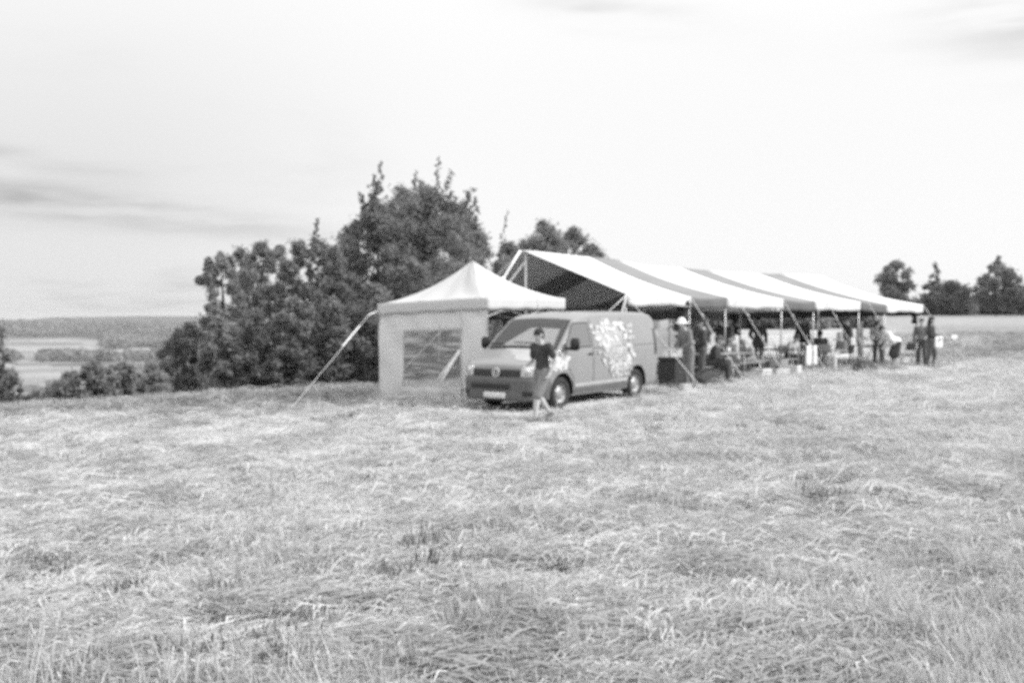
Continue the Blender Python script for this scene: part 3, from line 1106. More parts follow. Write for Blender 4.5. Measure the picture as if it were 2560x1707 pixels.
# ------------------------------------------------------------------ white pop-up tent
def white_tent():
    S = 3.24
    e1 = Vector((.571, .821, 0)).normalized()        # along the right hand face, away from camera
    e2 = Vector((-.821, .571, 0)).normalized()       # along the left front face, to the left
    Mc = Vector((-.548, 22.0, 0))
    zb = {}
    root_loc = Vector((Mc + (e1 + e2) * S / 2))
    root_loc.z = gz(root_loc.x, root_loc.y)
    root = empty('pop_up_tent', root_loc)

    def P(a, b, z=0.0):            # a along e1, b along e2 in metres, z above the tilted eave plane
        return Mc + e1 * a + e2 * b + Vector((0, 0, z)) - root_loc

    def eave_z(a, b):              # top of valance, world
        return EYE + .415 + .02 * (a / S) - .125 * (b / S)

    def gnd(a, b):
        q = Mc + e1 * a + e2 * b
        return gz(q.x, q.y)
    apex = EYE + 1.335
    # roof: four concave panels
    corners = [(0, 0), (S, 0), (S, S), (0, S)]
    for i in range(4):
        c0, c1 = corners[i], corners[(i + 1) % 4]

        def f(u, v, c0=c0, c1=c1):
            a = c0[0] + (c1[0] - c0[0]) * u
            b = c0[1] + (c1[1] - c0[1]) * u
            a2, b2 = a + (S / 2 - a) * v, b + (S / 2 - b) * v
            ze = eave_z(a, b)
            hip = abs(u - .5) * 2
            k = v ** (1.55 + .12 * (1 - hip))
            z = ze + (apex - ze) * k - .05 * math.sin(math.pi * v) * (1 - hip) + .012 * math.sin(u * 19 + v * 7)
            return P(a2, b2, z)
        solid(MB().grid(f, 20, 20).build('roof_panel', M['tentwhite'], root, True), .004)
        # valance, slightly wavy

        def fv(u, v, c0=c0, c1=c1):
            a = c0[0] + (c1[0] - c0[0]) * u
            b = c0[1] + (c1[1] - c0[1]) * u
            oa = (a - S / 2) / (S / 2) * .012
            ob = (b - S / 2) / (S / 2) * .012
            w = .006 * math.sin(u * 31)
            sagv = .03 * math.sin(math.pi * u)
            return P(a + oa + (w if abs(c1[0] - c0[0]) < .1 else 0), b + ob + (w if abs(c1[1] - c0[1]) < .1 else 0), eave_z(a, b) + .006 - v * (.275 + .012 * math.sin(u * 23)) + sagv * .3 * v)
        solid(MB().grid(fv, 24, 4).build('valance', M['tentwhite'], root, True), .003)
    # left front wall (b runs 0..S at a=0), with clear window; built as frame cloth round the opening
    wins = (.74, 2.46)            # along b from the near right corner
    wz = (.36, 1.62)              # above ground

    def wall(a_fix, along_b, win, name):
        def pt(s, zrel):
            a, b = (a_fix, s) if along_b else (s, a_fix)
            g = gnd(a, b)
            zt = eave_z(a, b) - .20
            z = g + .0 + zrel * (zt - g)
            # cloth billows
            bl = .05 * math.sin(s * 2.1 + 1) * math.sin(math.pi * min(1, zrel * 1.1)) + .035 * math.sin(s * 5 + zrel * 6) * (1 - zrel) + .02 * math.sin(s * 9 - zrel * 11)
            if along_b:
                return P(a + .03 - bl * .7, b, z)
            return P(a, b + .03 - bl * .7, z)
        mb = MB()
        ss = np.linspace(0.02, S - .02, 41)
        zz = np.linspace(0, 1, 31)
        hgt = 2.1
        w0, w1, h0, h1 = (wins[0], wins[1], wz[0] / hgt, wz[1] / hgt) if win else (9, 9, 9, 9)
        if win:
            ss = np.sort(np.concatenate([ss, [w0, w1]]))
            zz = np.sort(np.concatenate([zz, [h0, h1]]))
        vs, fs, id_ = [], [], {}
        wv, wf, wi = [], [], {}
        for i in range(len(ss) - 1):
            for j in range(len(zz) - 1):
                cx, cz = (ss[i] + ss[i + 1]) / 2, (zz[j] + zz[j + 1]) / 2
                inside = w0 < cx < w1 and h0 < cz < h1
                V_, F_, I_ = (wv, wf, wi) if inside else (vs, fs, id_)
                q = []
                for (ii, jj) in ((i, j), (i + 1, j), (i + 1, j + 1), (i, j + 1)):
                    if (ii, jj) not in I_:
                        I_[(ii, jj)] = len(V_)
                        V_.append(pt(ss[ii], zz[jj]))
                    q.append(I_[(ii, jj)])
                F_.append(tuple(q))
        w = solid(MB().add(vs, fs).build(name, M['tentwall'], root, True), .003)
        if win:
            mb = MB().add(wv, wf).build('clear_window', M['clear'], w, True)
            fr = MB()
            loop = [pt(w0, z_) for z_ in np.linspace(h0, h1, 14)] + [pt(s_, h1) for s_ in np.linspace(w0, w1, 14)] + [pt(w1, z_) for z_ in np.linspace(h1, h0, 14)] + [pt(s_, h0) for s_ in np.linspace(w1, w0, 14)]
            fr.tube(loop, .012, 5)
            fr.build('window_seam', M['tentwhite'], w, True)
        return w
    wall(0.0, True, True, 'front_wall')
    # frame
    for (a, b) in corners:
        g = gnd(a, b)
        ia, ib = a + (.05 if a == 0 else -.05), b + (.05 if b == 0 else -.05)
        lg = MB().box(P(ia, ib, (g + eave_z(a, b)) / 2 - .02), (.04, .04, eave_z(a, b) - g - .06), rz=math.atan2(e1.y, e1.x), bev=.004).build('leg', M['pole'], root)
        MB().box(P(ia, ib, g + .006), (.12, .12, .012), rz=math.atan2(e1.y, e1.x)).build('foot_plate', M['pole'], lg)
    MB().tube([P(S / 2, S / 2, apex - .06), P(S / 2, S / 2, apex - .95)], .02, 8).build('centre_pole', M['pole'], root)
    # scissor bars
    for i in range(4):
        c0, c1 = corners[i], corners[(i + 1) % 4]
        for k in range(2):
            u0, u1 = k * .5, k * .5 + .5
            q = []
            for u in (u0, u1):
                a = c0[0] + (c1[0] - c0[0]) * u
                b = c0[1] + (c1[1] - c0[1]) * u
                a += .05 * (1 if a < S / 2 else -1)
                b += .05 * (1 if b < S / 2 else -1)
                q.append((a, b))
            for s in (0, 1):
                mb = MB().tube([P(*q[0], eave_z(*q[0]) - .08 - .35 * s), P(*q[1], eave_z(*q[1]) - .08 - .35 * (1 - s))], .012, 6)
                mb.build('truss_bar', M['pole'], root)
    # strap and guy at the left corner
    Lc = Mc + e2 * S + Vector((0, 0, eave_z(0, S) - .16))
    inv = root_loc
    D2 = 20.6
    Xp_ = Xat(712, D2)
    pegp = Vector((Xp_, D2, gz(Xp_, D2) + .02))
    out_ = Vector((Xat(922, 23.2), 23.2, Zat(787, 23.2)))
    rp = MB().tube([Lc - inv, out_ - inv], .012, 6).build('corner_strap', M['strap'], root)
    g1 = guy(root, out_, pegp, .0065, 'rope', 'guy_rope', .02, True, inv)
    a_, b_ = out_.lerp(pegp, .12) - inv, out_.lerp(pegp, .34) - inv
    MB().tube([a_, b_], .017, 6).build('rope_tensioner', M['strap'], g1)
    # pale tape tied on the valance
    tag(root, 'white peaked pop-up tent with a clear window in its front wall, beside the van', 'tent')
    return root


white_tent()


# ------------------------------------------------------------------ striped marquee
def marquee():
    C1, C2 = Vector((3.0, 26.0, 0)), Vector((14.85, 36.0, 0))
    ax = C2 - C1
    Lm = ax.length
    e = ax.normalized()
    nb = Vector((-e.y, e.x, 0))
    w = 4.2
    root_loc = C1 + e * Lm / 2 + nb * w
    root_loc.z = gz(root_loc.x, root_loc.y)
    root = empty('striped_marquee', root_loc)
    ridge_t = [0, .199, .368, .589, .78, .915, 1.0]
    ridge_z = [1.93, 1.84, 1.66, 1.58, 1.56, 1.62, 1.60]
    cuts = [0, .166, .269, .446, .557, .729, .836, 1.0]

    def rz_(t):
        t = min(max(t, 0), 1)
        # smooth interpolation
        for i in range(len(ridge_t) - 1):
            if t <= ridge_t[i + 1] + 1e-9:
                k = (t - ridge_t[i]) / (ridge_t[i + 1] - ridge_t[i])
                k = k * k * (3 - 2 * k)
                return EYE + ridge_z[i] + (ridge_z[i + 1] - ridge_z[i]) * k
        return EYE + ridge_z[-1]

    def eave(t, back):
        if not back:
            # scalloped slightly between guys
            return EYE + .56 - .16 * t + .02 * math.sin(t * 21)
        return EYE + .42 - .26 * t

    def P(t, s, back):
        """t along, s 0 ridge .. 1 eave"""
        q = C1 + e * Lm * t + nb * (w - w * s) if not back else C1 + e * Lm * t + nb * (w + w * s)
        zr, ze = rz_(t), eave(t, back)
        z = zr + (ze - zr) * s - .10 * math.sin(math.pi * s) * (1 - .15 * math.sin(t * 17)) - .02 * math.sin(t * 40) * s
        # gable edges pull in towards the middle
        pull = .38 * math.sin(math.pi * s) * (math.exp(-t * 16) - math.exp(-(1 - t) * 16))
        q = q + e * pull
        return Vector((q.x, q.y, z)) - root_loc

    labels = {0: 'white panel', 1: 'dark stripe'}
    for back in (False, True):
        for i in range(7):
            t0, t1 = cuts[i], cuts[i + 1]
            m = M['stripegrey'] if i % 2 else M['stripewhite']
            # stripes on the roof narrow a little towards the ridge as in the photo
            def ft(u, s, t0=t0, t1=t1, i=i):
                a, b = t0, t1
                mid = (t0 + t1) / 2
                if i % 2:
                    h = (t1 - t0) / 2 * (1 - .22 * (1 - s))
                    a, b = mid - h, mid + h
                else:
                    ga = (cuts[i] - cuts[i - 1]) / 2 * .22 * (1 - s) if i > 0 else 0
                    gb = (cuts[i + 2] - cuts[i + 1]) / 2 * .22 * (1 - s) if i < 6 else 0
                    a, b = t0 - ga, t1 + gb
                return a + (b - a) * u
            o = MB().grid(lambda u, s: P(ft(u, s), s, back), 10, 16).build('roof_panel', m, root, True)
            solid(o, .004)
            vm = M['valgrey'] if (i % 2 or back) else M['stripewhite']  # back valance all dark: shade of its unlit inner side put into the colour

            def fv(u, v, t0=t0, t1=t1, i=i):
                t = t0 + (t1 - t0) * u
                q = P(t, 1, back)
                side = -nb if not back else nb
                n_sc = 2 if i % 2 else 3
                depth = (.27 if not back else .53 - .22 * t) + .03 * abs(math.sin(math.pi * u * n_sc))
                return q + side * (.01 + .02 * math.sin(t * 60) * v) - Vector((0, 0, depth * v))
            solid(MB().grid(fv, 14, 3).build('valance', vm, root, True), .003)
    # dark half-raised curtain across the right hand gable
    def fg(u, v):
        q = (C1 + e * Lm + nb * (2 * w * u))
        zt = eave(1, False) * (1 - u) + eave(1, True) * u - .02
        zb_ = EYE + .03 - .16 * u
        q.z = zt + (zb_ - zt) * v + .01 * math.sin(u * 40)
        return q + e * (.03 * math.sin(u * 47) * (.3 + v)) - root_loc
    solid(MB().grid(fg, 60, 4).build('end_curtain', M['darkcloth'], root, True), .004)
    # poles
    def pole(t, s, back, zt, name='side_pole', r=.022, dx=0.0):
        q = P(t, s, back) + root_loc
        g = gz(q.x, q.y)
        return MB().tube([Vector((q.x, q.y, g - .02)) - root_loc, Vector((q.x + dx, q.y, q.z + zt)) - root_loc], r, 8).build(name, M['pole'] if r < .03 else M['whitepole'], root, True)
    eave_ts = [0, .166, .269, .446, .557, .729, .836, 1.0]
    for t in eave_ts:
        pole(t, .985, False, .03)
        pole(t, .985, True, .03)
    for t in (.01, .34, .67, .99):
        pole(t, 0, False, .0, 'centre_pole', .034)
    # ridge pole
    MB().tube([P(k / 30, 0.0, False) - Vector((0, 0, .04)) for k in range(31)], .025, 8).build('ridge_pole', M['whitepole'], root, True)
    # rolled dark side curtains hanging by three posts, and one at the near left post
    for (t, back, dz0, dz1, rad, lab) in ((.155, False, .10, 1.46, .22, 'dark side curtain bunched round the post behind the van'),
                                          (1.0, True, .05, .98, .17, None), (.985, False, .05, .70, .12, None)):
        q = P(t, .96, back)
        pts = [q - Vector((0, 0, dz0 + (dz1 - dz0) * k / 8)) + Vector((.015 * math.sin(k * 2.1), .015 * math.cos(k * 1.7), 0)) for k in range(9)]
        o = MB().tube(pts, [rad * (.75 + .3 * abs(math.sin(k * 1.3 + .5))) for k in range(9)], 10).build('rolled_curtain', M['darkcloth'], root, True)
        if lab:
            o['label'] = lab
    # guys on the camera side
    pegs = [((0.0), 1770, 975, 22.6), (.166, 1872, 948, 25.0), (.30, 1975, 930, 26.9), (.446, 2075, 915, 29.2), (.60, 2175, 908, 31.0), (.76, 2292, 905, 32.2), (1.0, 2432, 908, 33.4)]
    for (t, px, py, D) in pegs:
        a = P(t, 1, False) + root_loc
        x_ = Xat(px, D)
        b = Vector((x_, D, gz(x_, D) + .02))
        guy(root, a, b, .011, 'rope', 'guy_rope', .05, True, root_loc)
    # back guys
    for t in (0.0, .3, .6, 1.0):
        a = P(t, 1, True) + root_loc
        b = a + nb * 2.2
        b.z = gz(b.x, b.y) + .02
        guy(root, a, b, .008, 'rope', 'guy_rope', .05, True, root_loc)
    # left gable: two broad white straps and a rope from the ridge end, ropes from the near corner
    A1 = P(0, 0, False) + root_loc
    g_ = lambda px, D: Vector((Xat(px, D), D, gz(Xat(px, D), D) + .02))
    for (a, b, r_, m_) in ((A1 + Vector((-.05, 0, -.02)), g_(1092, 27.4), .034, 'strap'), (A1 + Vector((.22, .2, -.16)), g_(1080, 27.8), .028, 'strap'), (A1, g_(962, 28.5), .012, 'rope')):
        guy(root, a, b, r_, m_, 'gable_strap' if m_ == 'strap' else 'guy_rope', .0, True, root_loc)
    Cn = P(0, 1, False) + root_loc
    guy(root, Cn, g_(1310, 25.2), .012, 'strap', 'guy_rope', .0, True, root_loc)
    guy(root, Cn, g_(1500, 25.4), .020, 'strap', 'gable_strap', .0, True, root_loc)
    tag(root, 'long open-sided marquee with broad pale and dark roof stripes behind the van', 'marquee')
    return root, C1, e, nb


mq, MC1, ME, MN = marquee()


# ------------------------------------------------------------------ van
def van():
    h = Vector((-.6, -.8, 0))
    lf = Vector((.8, -.6, 0))
    Oc = Vector((1.165, 21.74, 0))
    # contact heights of the wheels set the van's slope
    def wz(x, y):
        q = Oc + h * x + lf * y
        return float(ground(q.x, q.y, False))
    zf, zr_ = (wz(1.5, .8) + wz(1.5, -.8)) / 2, (wz(-1.5, .8) + wz(-1.5, -.8)) / 2
    root = empty('panel_van', (Oc.x, Oc.y, (zf + zr_) / 2 - .01), math.atan2(h.y, h.x))
    pitch = -math.atan2(zf - zr_, 3.0)
    root.rotation_euler = (0, pitch, math.atan2(h.y, h.x))
    root.rotation_mode = 'XYZ'
    Z0 = .27
    kn = np.array([
        (2.44, .90, .62), (2.42, .93, .72), (2.37, .965, .80), (2.28, 1.00, .865), (2.14, 1.05, .915), (1.95, 1.11, .940), (1.74, 1.185, .948),
        (1.62, 1.225, .95), (1.50, 1.33, .95), (1.20, 1.585, .95), (.98, 1.765, .95), (.86, 1.84, .95), (.70, 1.895, .95), (.45, 1.935, .95), (0, 1.965, .95),
        (-1.2, 1.965, .95), (-2.0, 1.945, .95), (-2.30, 1.90, .945), (-2.42, 1.82, .93), (-2.47, 1.72, .905)])

    def Hx(x):
        return float(np.interp(-x, -kn[:, 0], kn[:, 1]))

    def Wx(x):
        return float(np.interp(-x, -kn[:, 0], kn[:, 2]))

    def fw(z):
        if z < .75:
            return 1 - .045 * ((.75 - z) / .5) ** 2
        if z < 1.15:
            return 1.0
        return 1 - .165 * ((z - 1.15) / .82) ** 1.25

    def rc(x):
        return .10 if x < .9 else (.085 if x < 1.6 else .075)

    def yside(x, z):
        return Wx(x) * fw(z)

    def shear(x, z):
        k = max(0, min(1, (x - 1.75) / .6))
        return x - k * (.13 * max(0, z - .62) - .03 * max(0, .62 - z))

    def sidept(x, z, off=0.0, sgn=1):
        return Vector((shear(x, z), sgn * (yside(x, z) + off), z))

    def toppt(x, y, off=0.0):
        H = Hx(x)
        wt = yside(x, H - rc(x)) - .0
        z = H - .045 * (y / wt) ** 2
        # normal in x-z plane
        s = (Hx(x + .02) - Hx(x - .02)) / .04
        n = Vector((-s, 0, 1)).normalized()
        return Vector((shear(x, z), y, z)) + n * off

    xs = sorted(set(list(kn[:, 0]) + list(np.arange(-2.4, 2.4, .1))), reverse=True)
    rings = []
    for x in xs:
        H, r_ = Hx(x), rc(x)
        pts = []
        zz = np.concatenate([np.linspace(Z0, .75, 5), np.linspace(.75, H - r_, 8)[1:]]) if H - r_ > .76 else np.linspace(Z0, H - r_, 12)
        for z in zz:
            pts.append((yside(x, z), z))
        wt = yside(x, H - r_)
        inner = wt - r_
        zin = H - .045 * (inner / wt) ** 2
        for k in range(1, 5):
            a = k / 4 * math.pi / 2
            pts.append((inner + r_ * math.cos(a), (H - r_) + (zin - (H - r_)) * math.sin(a)))
        for y_ in np.linspace(inner, 0, 6)[1:]:
            pts.append((y_, H - .045 * (y_ / wt) ** 2))
        full = [(Wx(x) * .93, Z0 - .0)] + pts
        full[0] = (pts[0][0] - .05, Z0 - .03)
        ring = [Vector((shear(x, z), y_, z)) for (y_, z) in full]
        ring2 = [Vector((p_.x, -p_.y, p_.z)) for p_ in ring[:-1]][::-1]
        rings.append(ring + ring2)
    nper = len(rings[0])
    mb = MB()
    fs = []
    for i in range(len(rings) - 1):
        for k in range(nper):
            fs.append((i * nper + k, i * nper + (k + 1) % nper, (i + 1) * nper + (k + 1) % nper, (i + 1) * nper + k))
    vs = [v for rg in rings for v in rg]
    # end caps as strips between the two sides
    def cap(base, flip):
        half = (nper - 1) // 2
        out_ = []
        for k in range(half):
            a, b = k, k + 1
            c_, d_ = (nper - 1 - k - 1), (nper - 1 - k)
            if b == c_:
                f_ = (base + a, base + b, base + d_)
            else:
                f_ = (base + a, base + b, base + c_, base + d_)
            out_.append(f_[::-1] if flip else f_)
        return out_
    fs += cap(0, False) + cap((len(rings) - 1) * nper, True)
    mb.add(vs, fs)
    body = mb.build('body', M['vanpaint'], root, True)
    bm = bmesh.new()
    bm.from_mesh(body.data)
    bmesh.ops.recalc_face_normals(bm, faces=bm.faces)
    bm.to_mesh(body.data)
    bm.free()
    # wheel arches
    RW = .33
    cutters = []
    for wx in (1.5, -1.5):
        for s in (1, -1):
            bmc = bmesh.new()
            bmesh.ops.create_cone(bmc, cap_ends=True, segments=40, radius1=.40, radius2=.40, depth=.42,
                                  matrix=Matrix.Translation((wx, s * .90, RW + .01)) @ Matrix.Rotation(R(90), 4, 'X'))
            me = bpy.data.meshes.new('cut')
            bmc.to_mesh(me)
            bmc.free()
            co = bpy.data.objects.new('cut', me)
            C.objects.link(co)
            co.parent = root
            md = body.modifiers.new('arch', 'BOOLEAN')
            md.operation = 'DIFFERENCE'
            md.object = co
            md.solver = 'EXACT'
            cutters.append(co)
    bpy.context.view_layer.update()
    dg = bpy.context.evaluated_depsgraph_get()
    me2 = bpy.data.meshes.new_from_object(body.evaluated_get(dg))
    body.modifiers.clear()
    body.data = me2
    for co in cutters:
        bpy.data.objects.remove(co, do_unlink=True)
    # arch liners (dark)
    for wx in (1.5, -1.5):
        for s in (1, -1):
            l = MB()
            n_ = 20
            def fa(u, v):
                a = math.pi * (-.04 + 1.08 * u)
                return Vector((wx + .392 * math.cos(a), s * (.70 + (yside(wx, .6) - .005 - .70) * v), RW + .01 + .392 * math.sin(a)))
            l.grid(fa, n_, 2)
            l.build('arch_liner', M['vanblack'], root, True)

    def patch(poly_fn, nu, nv, name, m, parent=root, smooth=True, th=0.0):
        o = MB().grid(poly_fn, nu, nv).build(name, m, parent, smooth)
        if th:
            solid(o, th, 0)
        return o

    def sidequad(c00, c10, c11, c01, off, sgn=1):
        def f(u, v):
            a = [c00[i] * (1 - u) * (1 - v) + c10[i] * u * (1 - v) + c11[i] * u * v + c01[i] * (1 - u) * v for i in (0, 1)]
            return sidept(a[0], a[1], off, sgn)
        return f

    # windshield: dark cabin layer, white patch painting the bright reflection, then glass
    def ws(x0, x1, k, off):
        def f(u, v):
            x = x0 + (x1 - x0) * u
            wt = yside(x, Hx(x) - rc(x)) - rc(x)
            return toppt(x, (-1 + 2 * v) * wt * k, off)
        return f
    patch(ws(1.60, .885, .99, .004), 8, 14, 'windshield_frame', M['vanblack'])
    shade = patch(lambda u, v: toppt(1.57 - .42 * u, .76 - 1.30 * v * (1 - .45 * u) - .10 * u, .010), 6, 10, 'windshield_reflection', M['vanwhite'])
    gl = patch(ws(1.585, .90, .97, .018), 10, 16, 'windshield', M['glasspanel'])
    for yy, ln in ((.35, .62), (-.42, .62)):
        pts = [toppt(1.585, yy, .03), toppt(1.52, yy - .15, .035), toppt(1.50, yy - ln, .032)]
        MB().tube(pts, [.012, .009, .006], 5).build('wiper', M['vanblack'], root)
    # cab side windows and the rear quarter
    for s in (1, -1):
        patch(sidequad((1.46, 1.22), (.40, 1.22), (.42, 1.74), (1.00, 1.74), .003, s), 10, 6, 'window_frame', M['vanblack'])
        patch(sidequad((1.41, 1.245), (.44, 1.245), (.46, 1.715), (1.00, 1.715), .008, s), 10, 6, 'side_window', M['sideglass'])
        # door seams and rail grooves (recessed look: thin dark rubber strips)
        sm = MB()
        def seam(path, wd=.007):
            pts = [sidept(a, b, .002, s) for a, b in path]
            sm.tube(pts, wd, 4)
        seam([(.34, z) for z in np.linspace(.32, 1.80, 12)])
        seam([(1.10, z) for z in np.linspace(.34, .62, 4)] + [(1.24, .80), (1.40, .90), (1.50, 1.05), (1.52, 1.2)])
        seam([(x_, .32) for x_ in np.linspace(.34, 1.08, 6)])
        seam([(-.92, z) for z in np.linspace(.32, 1.80, 12)])
        seam([(x_, 1.20) for x_ in np.linspace(.30, -2.35, 16)], .005)
        sm.build('door_seam', M['seam'], root, True)
        for hx in (.46, -.80 if s < 0 else None):
            if hx is None:
                continue
            q = sidept(hx, 1.08, .022, s)
            MB().box(q, (.17, .03, .035), bev=.01).build('door_handle', M['vanblack'], root, True)
        # rubbing strip and pale sill
        patch(sidequad((1.04, .43), (-1.06, .43), (-1.06, .50), (1.04, .50), .012, s), 16, 2, 'rubbing_strip', M['vanpale'])
        patch(sidequad((1.04, Z0 + .01), (-1.06, Z0 + .01), (-1.06, .40), (1.04, .40), .006, s), 16, 2, 'sill_trim', M['vanbumper'])
        # mirror
        mr = MB()
        base_ = sidept(1.32, 1.22, 0, s)
        mr.tube([base_, base_ + Vector((.02, s * .12, .0))], .03, 8)
        mr.box(base_ + Vector((.02, s * .20, .09)), (.12, .20, .25), bev=.035)
        mo = mr.build('wing_mirror', M['vanblack'], root, True)
        MB().box(base_ + Vector((-.043, s * .20, .09)), (.006, .16, .20), bev=.002).build('mirror_glass', M['chrome'], mo)
    # hood shut line
    hs = MB()
    hs.tube([toppt(1.625, y_, .003) for y_ in np.linspace(-.8, .8, 16)], .010, 4)
    hs.tube([sidept(x_, Hx(x_) - .12, .003) for x_ in np.linspace(1.7, 2.25, 7)], .006, 4)
    hs.build('hood_seam', M['seam'], root, True)

    # front: everything follows the curved nose. front point for lateral y and height z
    xk, wk = kn[:4, 0], kn[:4, 2]
    def frontpt(y, z, off=0.0):
        ay = abs(y) / fw(z)
        ks = kn[:6]
        if ay <= ks[0, 2]:
            x = ks[0, 0] + .015 * (1 - (ay / ks[0, 2]) ** 2) * 0
        else:
            x = float(np.interp(ay, ks[:, 2], ks[:, 0]))
        # normal turns outward near the corners
        e_ = .02
        def xx(a):
            a = abs(a) / fw(z)
            return ks[0, 0] if a <= ks[0, 2] else float(np.interp(a, ks[:, 2], ks[:, 0]))
        s_ = (xx(y + e_) - xx(y - e_)) / (2 * e_)
        n = Vector((1, -s_, 0)).normalized()
        return Vector((shear(x, z), y, z)) + n * off

    def fquad(y0, y1, z0, z1, off, taper=0.0):
        def f(u, v):
            z = z0 + (z1 - z0) * v
            return frontpt(y0 + (y1 - y0) * u, z, off)
        return f
    bmp = patch(fquad(-.935, .935, .23, .665, .030), 40, 8, 'bumper', M['vanbumper'], th=.05)
    patch(fquad(-.58, .58, .695, .835, .010), 24, 4, 'grille', M['vanblack'], th=.02)
    gb = MB()
    for k in range(3):
        z_ = .72 + k * .045
        gb.tube([frontpt(y_, z_, .026) for y_ in np.linspace(-.57, .57, 20)], .006, 5)
    gb.build('grille_bar', M['vanbumper'], root, True)
    patch(fquad(-.60, .36, .455, .555, .062), 24, 3, 'air_intake', M['vanblack'], th=.01)
    patch(fquad(-.84, -.66, .33, .42, .060), 4, 3, 'fog_lamp', M['vanblack'], th=.01)
    patch(fquad(.66, .84, .33, .42, .060), 4, 3, 'fog_lamp', M['vanblack'], th=.01)
    pl = patch(fquad(-.27, .27, .275, .385, .068), 6, 3, 'number_plate', M['plate'], th=.012)
    # worn, unreadable characters: short dark strokes of uneven shape
    r = random.Random(3)
    st = MB()
    for i in range(7):
        y_ = -.20 + i * .066
        for k in range(2):
            zz_ = .30 + k * .035
            st.tube([frontpt(y_ + r.uniform(-.008, .008), zz_, .076), frontpt(y_ + r.uniform(-.02, .02), zz_ + .035, .076)], .004, 4)
    st.build('plate_marks', M['vanbumper'], pl)['kind'] = 'stuff'
    # roundel on the grille: ring, V over W
    zc = .775
    rg = MB()
    rg.tube([frontpt(.085 * math.cos(a), zc + .085 * math.sin(a), .045) for a in np.linspace(0, 2 * math.pi, 25)], .010, 6)
    def st_(p0, p1):
        rg.tube([frontpt(p0[0], zc + p0[1], .045), frontpt(p1[0], zc + p1[1], .045)], .008, 5)
    st_((-.036, .074), (0, .012)); st_((.036, .074), (0, .012))
    st_((-.068, .045), (-.034, -.066)); st_((-.034, -.066), (0, -.006)); st_((0, -.006), (.034, -.066)); st_((.034, -.066), (.068, .045))
    rg.build('emblem', M['chrome'], root, True)
    for s in (1, -1):
        hl = patch(fquad(s * .60, s * .905, .70, .895, .008), 12, 5, 'headlight', M['lamp'], th=.02)
        MB().tube([frontpt(s * .72, .80, .0), frontpt(s * .72, .80, .035)], .065, 14).build('bulb_bowl', M['chrome'], hl, True)
        patch(fquad(s * .60, s * .905, .70, .895, .045), 12, 5, 'lens', M['clearlens'], hl)
    # pale graphics: irregular splash on the side wall, and over the front wing
    r = random.Random(11)
    gm_, gp = MB(), MB()

    def blotch(mb, cx, cz, rx_, rz__, off, n_=9, ang=0.0):
        pts = []
        for k in range(n_):
            a = 2 * math.pi * k / n_
            q = r.uniform(.55, 1.1)
            dx_, dz_ = rx_ * q * math.cos(a), rz__ * q * math.sin(a)
            pts.append((cx + dx_ * math.cos(ang) - dz_ * math.sin(ang), cz + dx_ * math.sin(ang) + dz_ * math.cos(ang)))
        # fan of small triangles following the surface
        rings_ = 3
        vs_ = [sidept(cx, cz, off)]
        for j in range(1, rings_ + 1):
            for (a, b) in pts:
                vs_.append(sidept(cx + (a - cx) * j / rings_, cz + (b - cz) * j / rings_, off))
        fs_ = []
        for k in range(n_):
            fs_.append((0, 1 + k, 1 + (k + 1) % n_))
            for j in range(1, rings_):
                b0 = 1 + (j - 1) * n_
                b1 = 1 + j * n_
                fs_.append((b0 + k, b1 + k, b1 + (k + 1) % n_, b0 + (k + 1) % n_))
        mb.add(vs_, fs_)
    k = 0
    for (a_, b_, c_, d_) in ((-.45, 1.42, .62, .34), (-.70, 1.15, .60, .34), (-.80, .85, .42, .30), (-.30, 1.25, .40, .25)):
        blotch(gp, a_, b_, c_, d_, .0032 + .0001 * k, 15)
        k += 1
    for i in range(150):
        # outline: broad at the top, tapering down to the rear
        v = r.uniform(0, 1)
        cz = 1.78 - 1.22 * v
        mid = -.50 - .28 * v
        half = (.82 if v < .5 else .82 - .9 * (v - .5)) * (1 if v > .1 else .55)
        cx = mid + r.uniform(-half, half) * 1.05
        k += 1
        blotch(gm_ if r.random() < .5 else gp, cx, cz, r.uniform(.04, .14), r.uniform(.025, .07), .0046 + .0001 * k, 8, r.uniform(-.2, .9))
    for i in range(26):
        v = r.uniform(0, 1)
        blotch(gm_, 1.28 + .62 * r.uniform(0, 1), .82 + .28 * v, r.uniform(.06, .14), r.uniform(.03, .08), .004 + .0005 * i, 8, r.uniform(-.2, .4))
    gm_.build('side_graphic', M['vanwhite'], root)
    gp.build('side_graphic', M['vanpale'], root)
    hg = MB()  # sky reflection on the hood, painted as a pale patch
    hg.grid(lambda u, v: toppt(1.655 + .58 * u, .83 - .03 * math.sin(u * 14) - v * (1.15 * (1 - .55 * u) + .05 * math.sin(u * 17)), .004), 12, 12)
    hg.build('hood_reflection', M['vanpale'], root, True)
